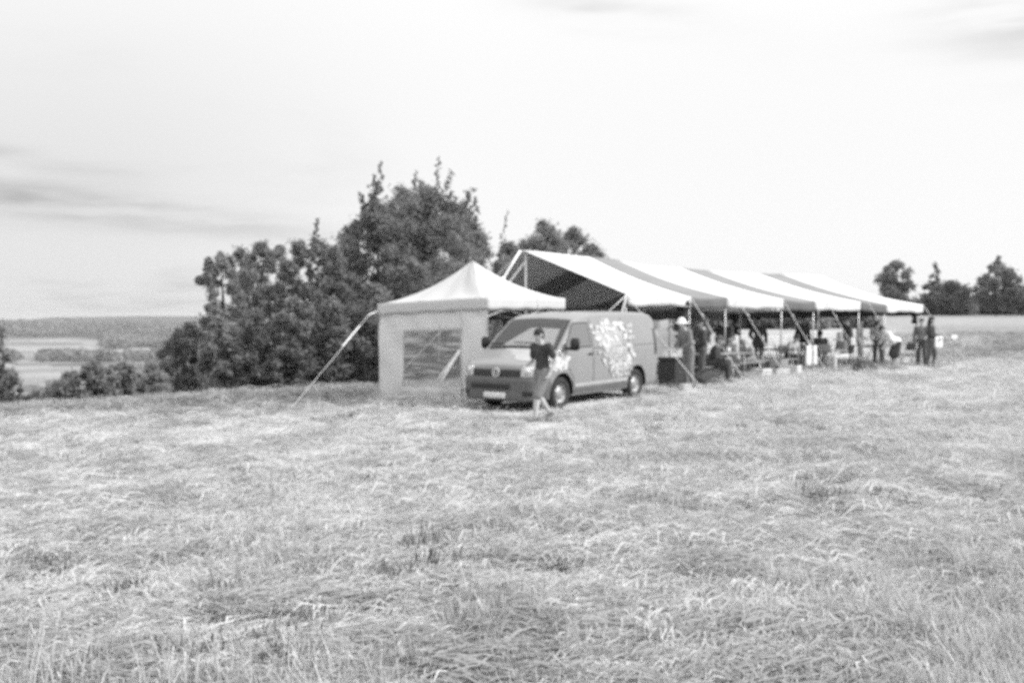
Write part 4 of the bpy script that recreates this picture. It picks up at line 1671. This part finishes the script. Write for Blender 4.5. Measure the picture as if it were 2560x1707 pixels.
    # wheels
    for wx in (1.5, -1.5):
        for s in (1, -1):
            we = bpy.data.objects.new('wheel', None)
            we.location = (wx, s * .80, RW)
            C.objects.link(we)
            we.parent = root
            prof = [(.20, -.10), (.30, -.11), (.325, -.085), (.33, -.04), (.33, .04), (.325, .085), (.30, .11), (.20, .10)]
            ty = MB()
            nn_ = 36
            vs_, fs_ = [], []
            for i in range(nn_):
                a = 2 * math.pi * i / nn_
                for (rr_, yy) in prof:
                    vs_.append((rr_ * math.cos(a), yy, rr_ * math.sin(a)))
            np_ = len(prof)
            for i in range(nn_):
                for j in range(np_):
                    fs_.append((i * np_ + j, ((i + 1) % nn_) * np_ + j, ((i + 1) % nn_) * np_ + (j + 1) % np_, i * np_ + (j + 1) % np_))
            ty.add(vs_, fs_).build('tyre', M['tyre'], we, True)
            rm = MB()
            prf = [(.205, .095), (.195, .085), (.175, .05), (.12, .045), (.10, .075), (.045, .08), (.0, .08)]
            vs_, fs_ = [], []
            for i in range(nn_):
                a = 2 * math.pi * i / nn_
                hole = .035 if (i % 4 == 0) else 0
                for j, (rr_, yy) in enumerate(prf):
                    yv = yy - (hole if j in (2, 3) else 0)
                    vs_.append((rr_ * math.cos(a), s * yv, rr_ * math.sin(a)))
            np_ = len(prf)
            for i in range(nn_):
                for j in range(np_ - 1):
                    fs_.append((i * np_ + j, ((i + 1) % nn_) * np_ + j, ((i + 1) % nn_) * np_ + j + 1, i * np_ + j + 1))
            rm.add(vs_, fs_).build('rim', M['rim'], we, True)
    # tail: lights, rear bumper
    for s in (1, -1):
        patch(sidequad((-2.30, .95), (-2.44, .95), (-2.42, 1.55), (-2.30, 1.55), .006, s), 3, 6, 'tail_light', M['vandark'])
    MB().box((-2.47, 0, .36), (.12, 1.80, .26), bev=.04).build('rear_bumper', M['vanbumper'], root, True)
    MB().tube([(.6, -.3, 1.99), (.6, -.3, 2.2), (.55, -.3, 2.32)], [.01, .005, .003], 5).build('aerial', M['vanblack'], root)
    tag(root, 'grey panel van with a white splash graphic on its side, parked by the white tent', 'van')
    return root


van()


# ------------------------------------------------------------------ people
def fib(n):
    i = np.arange(n) + .5
    ph = np.arccos(1 - 2 * i / n)
    th = math.pi * (1 + 5 ** .5) * i
    return np.stack([np.cos(th) * np.sin(ph), np.sin(th) * np.sin(ph), np.cos(ph)], 1)


FIB = fib(36)


def bones_mesh(bones, m, parent, name, voxel):
    """bones: (a, b, ra, rb[, scale3]) -> one continuous surface"""
    bm = bmesh.new()
    for bn in bones:
        a, b, ra, rb = bn[:4]
        sc = np.array(bn[4]) if len(bn) > 4 else np.ones(3)
        P_ = np.vstack([np.array(a) + FIB * ra * sc, np.array(b) + FIB * rb * sc])
        vs = [bm.verts.new(p_) for p_ in P_]
        r_ = bmesh.ops.convex_hull(bm, input=vs)
        bad = [g for g in r_['geom_interior'] + r_['geom_unused'] if isinstance(g, bmesh.types.BMVert)]
        bmesh.ops.delete(bm, geom=list(set(bad)), context='VERTS')
    bmesh.ops.recalc_face_normals(bm, faces=bm.faces)
    me = bpy.data.meshes.new(name)
    bm.to_mesh(me)
    bm.free()
    o = link(bpy.data.objects.new(name, me), None)
    md = o.modifiers.new('r', 'REMESH')
    md.mode = 'VOXEL'
    md.voxel_size = voxel
    ms = o.modifiers.new('s', 'SMOOTH')
    ms.factor = .5
    ms.iterations = 2
    dg = bpy.context.evaluated_depsgraph_get()
    me2 = bpy.data.meshes.new_from_object(o.evaluated_get(dg))
    me2.name = name
    bpy.data.objects.remove(o, do_unlink=True)
    bpy.data.meshes.remove(me)
    me2.materials.clear()
    me2.materials.append(m)
    me2.polygons.foreach_set('use_smooth', [True] * len(me2.polygons))
    return link(bpy.data.objects.new(name, me2), parent)


def v3(*a):
    return np.array(a, float)


STAND = dict(pelvis=v3(0, 0, .95), waist=v3(0, 0, 1.10), chest=v3(0, 0, 1.30), neck=v3(0, -.01, 1.47), head=v3(0, .02, 1.62),
             shL=v3(-.18, 0, 1.41), shR=v3(.18, 0, 1.41), elL=v3(-.24, -.03, 1.12), elR=v3(.24, -.03, 1.12), wrL=v3(-.25, .07, .88), wrR=v3(.25, .07, .88),
             hiL=v3(-.095, 0, .92), hiR=v3(.095, 0, .92), knL=v3(-.11, .03, .50), knR=v3(.11, .03, .50), anL=v3(-.12, -.02, .085), anR=v3(.12, -.02, .085))


def pose(**kw):
    p_ = {k: v.copy() for k, v in STAND.items()}
    for k, v in kw.items():
        p_[k] = v3(*v)
    return p_


def lean_upper(p_, ang, pivot='pelvis', side=0.0):
    """rotate everything above the pelvis forward by ang"""
    c, s = math.cos(ang), math.sin(ang)
    o = p_[pivot].copy()
    for k in ('waist', 'chest', 'neck', 'head', 'shL', 'shR', 'elL', 'elR', 'wrL', 'wrR'):
        d = p_[k] - o
        y_, z_ = d[1] * c + d[2] * s, -d[1] * s + d[2] * c
        p_[k] = o + v3(d[0] + side * d[2], y_, z_)
    return p_


def person(label, px, D, face, P_, H=1.72, top='black', bottom='midgrey', hair='hairdark', group=None, cap=None, skirt=False, longhair=False, sleeves=.5,
           voxel=.012, hands=(.5, .5), lift=0.0, fine=False, shoe='shoe', shorts=False):
    """face: heading angle (0 = facing the camera, + turns towards the photo's right)"""
    X = Xat(px, D)
    k = H / 1.74
    root = empty('person', (X, D, gz(X, D) + .012 + lift), math.pi + face)
    root.scale = (k, k, k)
    p = P_
    hd = p['head']
    up = (p['head'] - p['neck'])
    up = up / np.linalg.norm(up)
    fw = v3(0, 1, 0) - up * up[1]
    fw /= np.linalg.norm(fw)
    rt = np.cross(fw, up)
    B = []
    # head: skull, face, jaw, nose, ears
    B += [(hd + up * .03 - fw * .015, hd + up * .01 + fw * .01, .094, .088), (hd - up * .02 + fw * .02, hd - up * .075 + fw * .045, .072, .042)]
    B += [(hd + fw * .092 + up * .0, hd + fw * .108 - up * .028, .010, .015)]
    for s in (-1, 1):
        B += [(hd + rt * s * .088 + up * .012, hd + rt * s * .090 - up * .022, .017, .012)]
    B += [(p['neck'] - up * .03, hd - up * .05, .058, .052)]
    # trunk
    B += [(p['chest'], p['neck'] - v3(0, 0, .04), .135, .075, (1, .78, 1)), (p['waist'], p['chest'], .125, .14, (1, .78, 1)), (p['pelvis'], p['waist'], .135, .12, (1, .82, 1))]
    for s in 'LR':
        sx = -1 if s == 'L' else 1
        sh, el, wr = p['sh' + s], p['el' + s], p['wr' + s]
        hi, kn_, an = p['hi' + s], p['kn' + s], p['an' + s]
        B += [(p['chest'] + (sh - p['chest']) * .5, sh, .085, .060), (sh, el, .055, .041), (el, wr, .042, .027)]
        B += [(hi, kn_, .088, .056), (kn_, kn_ + (an - kn_) * .35, .057, .062), (kn_ + (an - kn_) * .35, an, .062, .042)]
        B += [((p['pelvis'] + hi) / 2, hi, .11, .09)]
        fwd = v3(0, 1, 0)
        tk = p.get('toe' + s)
        toe = tk if tk is not None else an + v3(sx * .02, .15, -.05)
        B += [(an - v3(0, .03, .03), toe, .036, .028)]
        # hand: palm, four fingers of unequal length, thumb from the side of the palm
        d = (wr - el)
        d = d / np.linalg.norm(d)
        side = np.cross(d, v3(0, 0, 1) if abs(d[2]) < .9 else v3(0, 1, 0))
        side /= np.linalg.norm(side)
        nrm = np.cross(side, d)
        palm_end = wr + d * .085
        B += [(wr, wr + d * .03, .026, .028), (wr + d * .03 + side * .018, palm_end + side * .020, .020, .017), (wr + d * .03 - side * .018, palm_end - side * .024, .020, .016)]
        curl = hands[0 if s == 'L' else 1]
        for i, (o_, l_) in enumerate(((-.032, .058), (-.011, .070), (.011, .074), (.032, .066))):
            a_ = palm_end + side * o_ * 1.05
            d1 = d * math.cos(curl) + nrm * math.sin(curl)
            d2 = d * math.cos(curl * 2.1) + nrm * math.sin(curl * 2.1)
            b_ = a_ + d1 * l_ * .55
            B += [(a_ - d * .012, b_, .0105, .0095), (b_, b_ + d2 * l_ * .5, .0095, .008)]
        ta = wr + d * .03 + side * .035
        tb = ta + (d * .6 + side * .6 + nrm * .3) * .045
        B += [(wr + d * .018 + side * .018, ta, .016, .013), (ta, tb, .0125, .011), (tb, tb + (d * .9 + nrm * .4) * .028, .011, .009)]
    bones_mesh(B, M['skin'], root, 'body', voxel)
    # face details
    if fine:
        for s in (-1, 1):
            c_ = hd + rt * s * .034 + up * .012 + fw * .088
            MB().tube([c_ - rt * .010, c_ + rt * .010], [.007, .007], 6).build('eye', M['eye'], root, True)
        c_ = hd - up * .058 + fw * .088
        MB().tube([c_ - rt * .022, c_ + fw * .004, c_ + rt * .022], [.003, .006, .003], 6).build('mouth', M['lip'], root, True)
    # hair
    Hh = [(hd + up * .045 - fw * .028, hd + up * .035 - fw * .0, .098, .094), (hd + up * .0 - fw * .045, hd - up * .045 - fw * .045, .082, .06)]
    if longhair:
        Hh += [(hd - fw * .06, hd - up * .20 - fw * .075, .075, .05), (hd - fw * .02 + rt * .06, hd - up * .14 - fw * .03 + rt * .06, .05, .03), (hd - fw * .02 - rt * .06, hd - up * .14 - fw * .03 - rt * .06, .05, .03)]
    bones_mesh(Hh, M[hair], root, 'hair', voxel)
    if cap:
        Cc = [(hd + up * .065 - fw * .02, hd + up * .06 + fw * .02, .103, .098), (hd + up * .05 + fw * .10, hd + up * .042 + fw * .15, .045, .04, (1.3, 1, .25))]
        if cap == 'hat':
            Cc = [(hd + up * .085, hd + up * .055, .108, .112)]
            Cc += [(hd + up * .035, hd + up * .03, .19, .19, (1, 1, .10))]
        bones_mesh(Cc, M['whitefab'], root, 'sun_hat' if cap == 'hat' else 'cap', voxel)
    # clothes, slightly larger than the body below them
    g = .016
    T = [(p['chest'], p['neck'] - v3(0, 0, .05), .135 + g, .070 + g * .4, (1, .8, 1)), (p['waist'], p['chest'], .128 + g, .142 + g, (1, .82, 1)), (p['pelvis'] + v3(0, 0, .03), p['waist'], .14 + g, .126 + g, (1, .86, 1))]
    for s in 'LR':
        sh, el, wr = p['sh' + s], p['el' + s], p['wr' + s]
        T += [(p['chest'] + (sh - p['chest']) * .5, sh, .087 + g, .062 + g)]
        if sleeves > 0:
            q = sh + (el - sh) * min(1, sleeves * 1.15)
            T += [(sh, q, .058 + g, .052 + g)]
            if sleeves > .95:
                T += [(el, el + (wr - el) * .85, .046 + g, .034 + g * .8)]
    bones_mesh(T, M[top], root, 'shirt', voxel)
    if skirt:
        kc = (p['knL'] + p['knR']) / 2
        Tr = [(p['pelvis'], kc + v3(0, 0, .06), .150, .215, (1, .85, 1))]
        for s in 'LR':
            Tr += [(p['hi' + s], p['kn' + s], .10, .12)]
        bones_mesh(Tr, M[bottom], root, 'skirt', voxel)
    else:
        Tr = [(p['pelvis'] - v3(0, 0, .01), p['pelvis'] + v3(0, 0, .05), .142 + g, .135 + g * .5, (1, .86, 1))]
        for s in 'LR':
            hi, kn_, an = p['hi' + s], p['kn' + s], p['an' + s]
            Tr += [((p['pelvis'] + hi) / 2, hi, .115, .098 + g), (hi, kn_, .094 + g, .064 + g)]
            if not shorts:
                Tr += [(kn_, an + v3(0, 0, .02), .062 + g, .050 + g * .7)]
            else:
                Tr += [(hi, kn_, .10 + g, .078 + g)]
        bones_mesh(Tr, M[bottom], root, 'shorts' if shorts else 'trousers', voxel)
    for s in 'LR':
        an = p['an' + s]
        sx = -1 if s == 'L' else 1
        tk = p.get('toe' + s)
        toe = tk if tk is not None else an + v3(sx * .02, .15, -.05)
        bones_mesh([(an - v3(0, .03, .035), toe, .048, .038, (1, 1, .9)), (an - v3(0, .03, .03), an - v3(0, .01, 0), .048, .045)], M[shoe], root, 'shoe', voxel)
    tag(root, label, 'person', group)
    return root


# the walker in front of the van: dark T-shirt, pale trousers, one leg forward
walk = pose(knL=(-.10, .20, .50), anL=(-.10, .26, .10), knR=(.10, .02, .49), anR=(.10, -.26, .16), elL=(-.24, -.12, 1.14), wrL=(-.24, .02, .92),
            elR=(.24, .04, 1.13), wrR=(.18, .26, 1.05), chest=(0, .03, 1.30), neck=(0, .04, 1.47), head=(0, .09, 1.61), shL=(-.18, .0, 1.41), shR=(.18, .05, 1.41))
walk['toeR'] = v3(.10, -.12, .04)
walk['toeL'] = v3(-.11, .42, .055)
person('person in a black T-shirt and grey shorts walking past the front of the van', 1356, 17.3, R(-52), walk, H=1.62, top='black', bottom='midgrey', shorts=True, sleeves=.55, voxel=.0095, fine=True, hands=(.5, .7))

PG = 'people gathered at the marquee'
# person with pale sun hat standing by the rear of the van, arms busy
busy = lean_upper(pose(elL=(-.25, .06, 1.16), elR=(.25, .06, 1.16), wrL=(-.10, .28, 1.08), wrR=(.12, .28, 1.02)), R(14))
person('person in a white sun hat and grey clothes standing just behind the van', 1722, 24.4, R(-65), busy, H=1.70, top='midgrey', bottom='midgrey', cap='hat', sleeves=1, group=PG)
SIT = pose(pelvis=(0, 0, .50), waist=(0, .0, .66), chest=(0, .03, .86), neck=(0, .05, 1.03), head=(0, .09, 1.18), shL=(-.18, .04, .97), shR=(.18, .04, .97),
           elL=(-.24, .12, .72), elR=(.24, .12, .72), wrL=(-.12, .36, .74), wrR=(.12, .36, .74), hiL=(-.095, .02, .50), hiR=(.095, .02, .50),
           knL=(-.12, .44, .50), knR=(.12, .44, .50), anL=(-.12, .42, .085), anR=(.12, .46, .085))
sit = lambda **k: {**{a: b.copy() for a, b in SIT.items()}, **{a: v3(*b) for a, b in k.items()}}
person('person in black sitting on a bench at the table nearest the van', 1778, 26.2, R(70), lean_upper(sit(), R(12)), top='black', bottom='black', hair='hairmid', sleeves=1, group=PG)
person('dark-haired person in a pale top sitting with a white cup in hand', 1840, 28.2, R(-70), lean_upper(sit(wrR=(.10, .26, .98)), R(6)), top='lightgrey', bottom='darkgrey', hair='hairdark', sleeves=.5, group=PG)
person('slim person in dark clothes standing under the middle of the marquee', 1896, 32.6, R(-10), pose(elR=(.26, 0, 1.16), wrR=(.18, .18, 1.02)), H=1.74, top='darkgrey', bottom='darkgrey', sleeves=1, group=PG)
person('person in a dark top standing at the second marquee post from the right, facing left', 2118, 33.6, R(-80), pose(wrL=(-.2, .24, 1.02), wrR=(.2, .24, 1.0)), H=1.72, top='darkgrey', bottom='black', hair='hairmid', sleeves=1, group=PG)
person('person in a grey top standing close behind the dark-topped one near the right posts', 2150, 34.4, R(60), pose(wrL=(-.2, .2, 1.0)), H=1.66, top='midgrey', bottom='midgrey', hair='hairmid', sleeves=.6, group=PG)
person('person in fair trousers sitting on a folding chair', 2112, 31.2, R(-75), lean_upper(sit(), R(8)), H=1.70, top='midgrey', bottom='trousers', hair='hairlight', sleeves=.6, group=PG)
bend = lean_upper(pose(elL=(-.22, .10, 1.16), elR=(.22, .10, 1.16), wrL=(-.14, .32, 1.12), wrR=(.14, .32, 1.10), pelvis=(0, -.08, .92), hiL=(-.095, -.08, .9), hiR=(.095, -.08, .9)), R(42))
person('person in a white top and black skirt bending forward, left of a pale crate', 2238, 32.6, R(-85), bend, H=1.68, top='whitefab', bottom='black', hair='hairdark', skirt=True, sleeves=.6, group=PG)
rd = pose(elL=(-.24, .02, 1.14), elR=(.24, .04, 1.14), wrL=(-.12, .26, 1.04), wrR=(.16, .28, 1.02), knL=(-.11, .10, .5), anL=(-.12, .08, .09), knR=(.11, -.02, .5), anR=(.12, -.12, .1))
person('dark-haired person in dark clothes holding a white sheet, rightmost of all the people', 2328, 33.8, R(55), rd, H=1.74, top='black', bottom='darkgrey', hair='hairdark', longhair=True, sleeves=1, group=PG)

person('person in a grey shirt standing behind the table nearest the van', 1752, 28.6, R(20), lean_upper(pose(wrL=(-.12, .28, 1.05), wrR=(.14, .28, 1.02)), R(16)), H=1.74, top='darkgrey', bottom='black', hair='hairmid', sleeves=1, group=PG)
person('person in a light top sitting at the left end of the middle dark table', 1972, 31.4, R(35), lean_upper(sit(), R(20)), H=1.70, top='lightgrey', bottom='darkgrey', hair='hairdark', sleeves=.5, group=PG)
person('person in a dark jacket sitting with the back to the camera behind the white cloth', 2052, 34.2, R(170), lean_upper(sit(), R(10)), H=1.72, top='darkgrey', bottom='midgrey', hair='hairmid', sleeves=1, group=PG)
person('person in a white T-shirt leaning over the furthest wooden table', 2196, 34.7, R(-30), lean_upper(pose(wrL=(-.12, .30, 1.05), wrR=(.14, .30, 1.05)), R(30)), H=1.66, top='lightgrey', bottom='darkgrey', hair='hairdark', sleeves=.5, group=PG)
person('person in pale clothes crouched low on a bench left of the middle table', 1880, 29.5, R(-50), lean_upper(sit(), R(30)), H=1.60, top='lightgrey', bottom='midgrey', hair='hairlight', sleeves=.5, group=PG)

person('person in dark clothes standing right beside the one in the white sun hat', 1757, 25.6, R(-100), pose(wrL=(-.15, .24, 1.05), wrR=(.2, .2, .98)), H=1.68, top='black', bottom='darkgrey', hair='hairdark', sleeves=1, group=PG)
person('person in black standing with hands low between the seated pair and the tables', 1812, 29.6, R(150), pose(), H=1.74, top='black', bottom='darkgrey', hair='hairmid', sleeves=1, group=PG)
person('person in dark clothes standing far back above the white cloth', 2008, 36.0, R(15), pose(wrR=(.14, .26, 1.1)), H=1.76, top='darkgrey', bottom='black', hair='hairdark', sleeves=1, group=PG)
person('person in a grey jacket standing just left of the rightmost person', 2304, 34.9, R(-30), pose(wrL=(-.16, .26, 1.04)), H=1.70, top='midgrey', bottom='darkgrey', hair='hairmid', sleeves=1, group=PG)


# ------------------------------------------------------------------ things under and around the marquee
def gnd_empty(name, px, D, rz, lift=0.0):
    X = Xat(px, D)
    return empty(name, (X, D, gz(X, D) + lift), rz)


MANG = math.atan2(ME.y, ME.x)


def table(px, D, rz, label, top='tabledark', L=2.2, W=.55, H=.76):
    root = gnd_empty('trestle_table', px, D, rz)
    nb_ = 3
    for k in range(nb_):
        yy = -W / 2 + W / nb_ * (k + .5)
        MB().box((0, yy, H - .014), (L, W / nb_ - .006, .028), bev=.004).build('board', M[top], root)
    for s in (-1, 1):
        lg = MB()
        x_ = s * (L / 2 - .32)
        for t_ in (-1, 1):
            lg.tube([(x_, t_ * .22, H - .03), (x_ + s * .03, t_ * .24, 0)], .014, 6)
        lg.tube([(x_ + s * .02, -.235, .16), (x_ + s * .02, .235, .16)], .011, 6)
        lg.tube([(x_, -.22, H - .05), (x_, .22, H - .05)], .011, 6)
        lg.build('leg_frame', M['pole'], root, True)
        MB().tube([(x_ + s * .01, 0, .30), (x_ - s * .36, 0, H - .04)], .009, 6).build('brace', M['pole'], root, True)
    tag(root, label, 'table', 'trestle tables under the marquee')
    return root


def bench(px, D, rz, label, L=2.2):
    root = gnd_empty('bench', px, D, rz)
    for k in (-1, 1):
        MB().box((0, k * .065, .455), (L, .12, .026), bev=.004).build('board', M['wood'], root)
    for s in (-1, 1):
        x_ = s * (L / 2 - .3)
        lg = MB()
        for t_ in (-1, 1):
            lg.tube([(x_, t_ * .09, .44), (x_ + s * .02, t_ * .12, 0)], .012, 6)
        lg.tube([(x_ + s * .015, -.11, .12), (x_ + s * .015, .11, .12)], .010, 6)
        lg.build('leg_frame', M['pole'], root, True)
    tag(root, label, 'bench', 'benches under the marquee')
    return root


table(1800, 27.0, MANG, 'weathered wooden table nearest the van, with things on it', 'wood')
bench(1778, 26.1, MANG, 'bench with a person in black on it, in front of the nearest table')
bench(1850, 28.2, MANG, 'bench under the seated person with the white cup')
table(1925, 30.8, MANG, 'dark-topped table in the middle of the marquee', 'tabledark', L=2.0)
bench(1935, 29.6, MANG, 'empty bench in front of the middle dark-topped table')
table(2020, 33.4, MANG, 'dark-topped table with a white cloth hanging over its front edge', 'tabledark', L=2.2)
table(2195, 35.4, MANG, 'wooden table furthest right under the marquee', 'wood', L=2.0)


def folding_chair(px, D, rz, label):
    root = gnd_empty('folding_chair', px, D, rz)
    MB().box((0, 0, .45), (.40, .38, .025), bev=.01).build('seat', M['darkgrey'], root)

    def bk(u, v):
        return Vector((-.20 + .40 * u, -.20 - .07 * v + .02 * math.sin(math.pi * u), .60 + .26 * v))
    solid(MB().grid(bk, 6, 4).build('backrest', M['darkgrey'], root, True), .015)
    for s in (-1, 1):
        MB().tube([(s * .21, -.27, .88), (s * .21, -.14, .46), (s * .21, .22, 0)], .012, 6).build('leg', M['pole'], root, True)
        MB().tube([(s * .19, .17, .44), (s * .19, -.24, 0)], .012, 6).build('leg', M['pole'], root, True)
    MB().tube([(-.21, .17, .07), (.21, .17, .07)], .008, 6).build('stretcher', M['pole'], root)
    tag(root, label, 'chair', 'folding chairs at the marquee')
    return root


folding_chair(2112, 31.3, R(180 - 75) + math.pi * 0, 'dark folding chair under the person with fair trousers')
folding_chair(2075, 31.9, R(200), 'empty dark folding chair beside the white cloth')
folding_chair(1972, 31.5, R(35) + math.pi, 'folding chair under the person in a light top')
folding_chair(2052, 34.3, R(350), 'folding chair under the person in a dark jacket')
folding_chair(1700, 27.4, R(60), 'empty folding chair in the shade behind the rear of the van')
folding_chair(2268, 34.2, R(120), 'empty folding chair between the bending person and the rightmost person')


def cloth_sheet(name, px, D, z0, z1, wdt, rz, m, label, cat, wav=.02):
    X = Xat(px, D)
    root_z = gz(X, D)

    def f(u, v):
        x_ = (u - .5) * wdt * (1 + .08 * v)
        return Vector((x_, wav * math.sin(u * 14 + v * 2) * (v + .2), z0 + (z1 - z0) * v + .03 * math.sin(u * 9) * (v > .9)))
    o = MB().grid(f, 16, 10).build(name, M[m], None, True)
    o.location = (X, D, root_z)
    o.rotation_euler = (0, 0, rz)
    solid(o, .003)
    tag(o, label, cat)
    return o


cloth_sheet('tablecloth', 2030, 32.7, .80, .12, .62, MANG, 'whitefab', 'white cloth hanging down over the front of the dark-topped table', 'cloth')
cloth_sheet('white_sheet', 2348, 33.5, 1.10, .72, .30, R(20), 'paper', 'white sheet held by the rightmost person', 'paper')
cloth_sheet('paper_sign', 2386, 33.2, 1.16, 1.02, .20, R(10), 'paper', 'small white card to the right of the rightmost person', 'card', .004)
# the card hangs on a thin stake
st = gnd_empty('wooden_stake', 2386, 33.22, 0)
MB().tube([(0, .02, -.05), (0, .02, 1.2)], .014, 6).build('stake', M['wood'], st)
tag(st, 'thin stake holding up the small white card at the right', 'stake')


def crate(px, D, rz, size, m, label, group='crates stacked on the hay by the marquee', lift=0.0, cat='crate'):
    root = gnd_empty('crate', px, D, rz, lift)
    w_, d_, h_ = size
    for s in (-1, 1):
        for k in range(3):
            zz = h_ * (k + .5) / 3
            MB().box((0, s * (d_ / 2), zz), (w_, .012, h_ / 3 - .012), bev=.003).build('slat', M[m], root)
            MB().box((s * (w_ / 2), 0, zz), (.012, d_ - .014, h_ / 3 - .012), bev=.003).build('slat', M[m], root)
    MB().box((0, 0, .008), (w_ - .02, d_ - .02, .012)).build('bottom', M[m], root)
    tag(root, label, cat, group)
    return root


crate(1905, 28.4, MANG + .1, (.52, .36, .28), 'crate', 'pale slatted crate leftmost on the hay in front of the middle table')
crate(1948, 28.8, MANG - .2, (.50, .36, .26), 'crate', 'pale crate on the hay right of the leftmost crate')
crate(1948, 28.8, MANG + .15, (.48, .34, .24), 'crategrey', 'grey crate on top of another crate', lift=.27)
crate(1985, 29.4, MANG + .3, (.46, .34, .30), 'crate', 'pale crate beside the stacked pair, nearest the white cloth')
crate(1862, 27.3, MANG - .1, (.46, .34, .26), 'crategrey', 'grey crate left of the pale crates, by the bench leg')
crate(1716, 23.9, .3, (.22, .20, .18), 'crate', 'small pale box by the feet of the person in the sun hat', group=None, cat='box')
crate(2272, 31.8, .5, (.52, .36, .22), 'crate', 'pale crate alone on the grass left of the rightmost person', group=None)


def equipment_case():
    root = gnd_empty('equipment_case', 1682, 25.0, MANG)
    MB().box((0, 0, .36), (.52, .55, .62), bev=.02).build('case_body', M['black'], root)
    MB().box((0, 0, .72), (.53, .56, .09), bev=.02).build('lid', M['bag'], root)
    for s in (-1, 1):
        MB().tube([(s * .1, -.29, .42), (s * .1, -.32, .42)], .012, 6).build('latch', M['pole'], root)
        for t_ in (-1, 1):
            MB().tube([(s * .2, t_ * .2, .0), (s * .2, t_ * .2, .05)], .03, 8).build('caster', M['tyre'], root)
    tag(root, 'tall black equipment case standing behind the rear wheel of the van', 'case')


equipment_case()


def bag(px, D, size, rz, label, seed, group=None):
    r = random.Random(seed)
    root = gnd_empty('bag', px, D, rz, -.01)
    w_, d_, h_ = size

    def f(u, v):
        a = 2 * math.pi * u
        ph = math.pi * v
        q = 1 + .07 * math.sin(a * 3 + seed) + .05 * math.sin(a * 5 + ph * 3)
        cx = abs(math.cos(a)) ** .7 * (1 if math.cos(a) > 0 else -1)
        sy = abs(math.sin(a)) ** .7 * (1 if math.sin(a) > 0 else -1)
        return Vector((w_ / 2 * cx * q * math.sin(ph) ** .6, d_ / 2 * sy * q * math.sin(ph) ** .6, h_ / 2 * (1 - math.cos(ph)) * (1 - .12 * math.cos(a * 2))))
    MB().grid(f, 28, 14).build('bag_body', M['bag'], root, True)
    pts = [Vector((w_ * .28 * math.cos(a), 0, h_ * .9 + h_ * .45 * math.sin(a))) for a in np.linspace(0, math.pi, 9)]
    MB().tube(pts, .012, 6).build('handle', M['darkgrey'], root, True)
    tag(root, label, 'bag', group)


BG = 'dark bags lying on the hay'
bag(1690, 24.3, (.75, .45, .18), .2, 'flat black bag lying by the feet of the person in the sun hat', 1, BG)
bag(1790, 24.4, (.62, .36, .14), .1, 'black bag lying alone on the hay right of the person in the sun hat', 2, BG)
bag(2160, 30.8, (.80, .42, .40), .4, 'big black bag standing beside the person on the folding chair', 3, BG)
bag(1765, 25.2, (.75, .40, .36), .5, 'bulky black bag in front of the nearest bench', 4, BG)


# cups and things on tables
def cup(px, D, zrel, label, m='whitefab', h_=.11, r_=.038, name='cup', cat='cup', grp='cups and pots on the tables'):
    X = Xat(px, D)
    prof = [(0, 0), (r_ * .78, 0), (r_, h_), (r_ * .94, h_), (r_ * .72, .006), (0, .006)]
    mb = MB()
    n_ = 16
    vs_ = [(a * math.cos(2 * math.pi * k / n_), a * math.sin(2 * math.pi * k / n_), z_) for k in range(n_) for a, z_ in prof]
    fs_ = [(k * 6 + j, ((k + 1) % n_) * 6 + j, ((k + 1) % n_) * 6 + j + 1, k * 6 + j + 1) for k in range(n_) for j in range(5)]
    o = mb.add(vs_, fs_).build(name, M[m], None, True)
    o.location = (X, D, gz(X, D) + zrel)
    tag(o, label, cat, grp)


cup(1822, 27.2, .765, 'tall white beaker on the table nearest the van', h_=.16, r_=.05)
cup(1795, 27.0, .765, 'dark pot on the table nearest the van', 'tabledark', .2, .10, 'cooking_pot', 'pot')
cup(1940, 31.0, .765, 'white beaker on the dark table in the middle', h_=.14, r_=.05)
cup(2005, 33.3, .765, 'pale bowl on the dark table above the white cloth', 'crate', .09, .12, 'bowl', 'bowl')
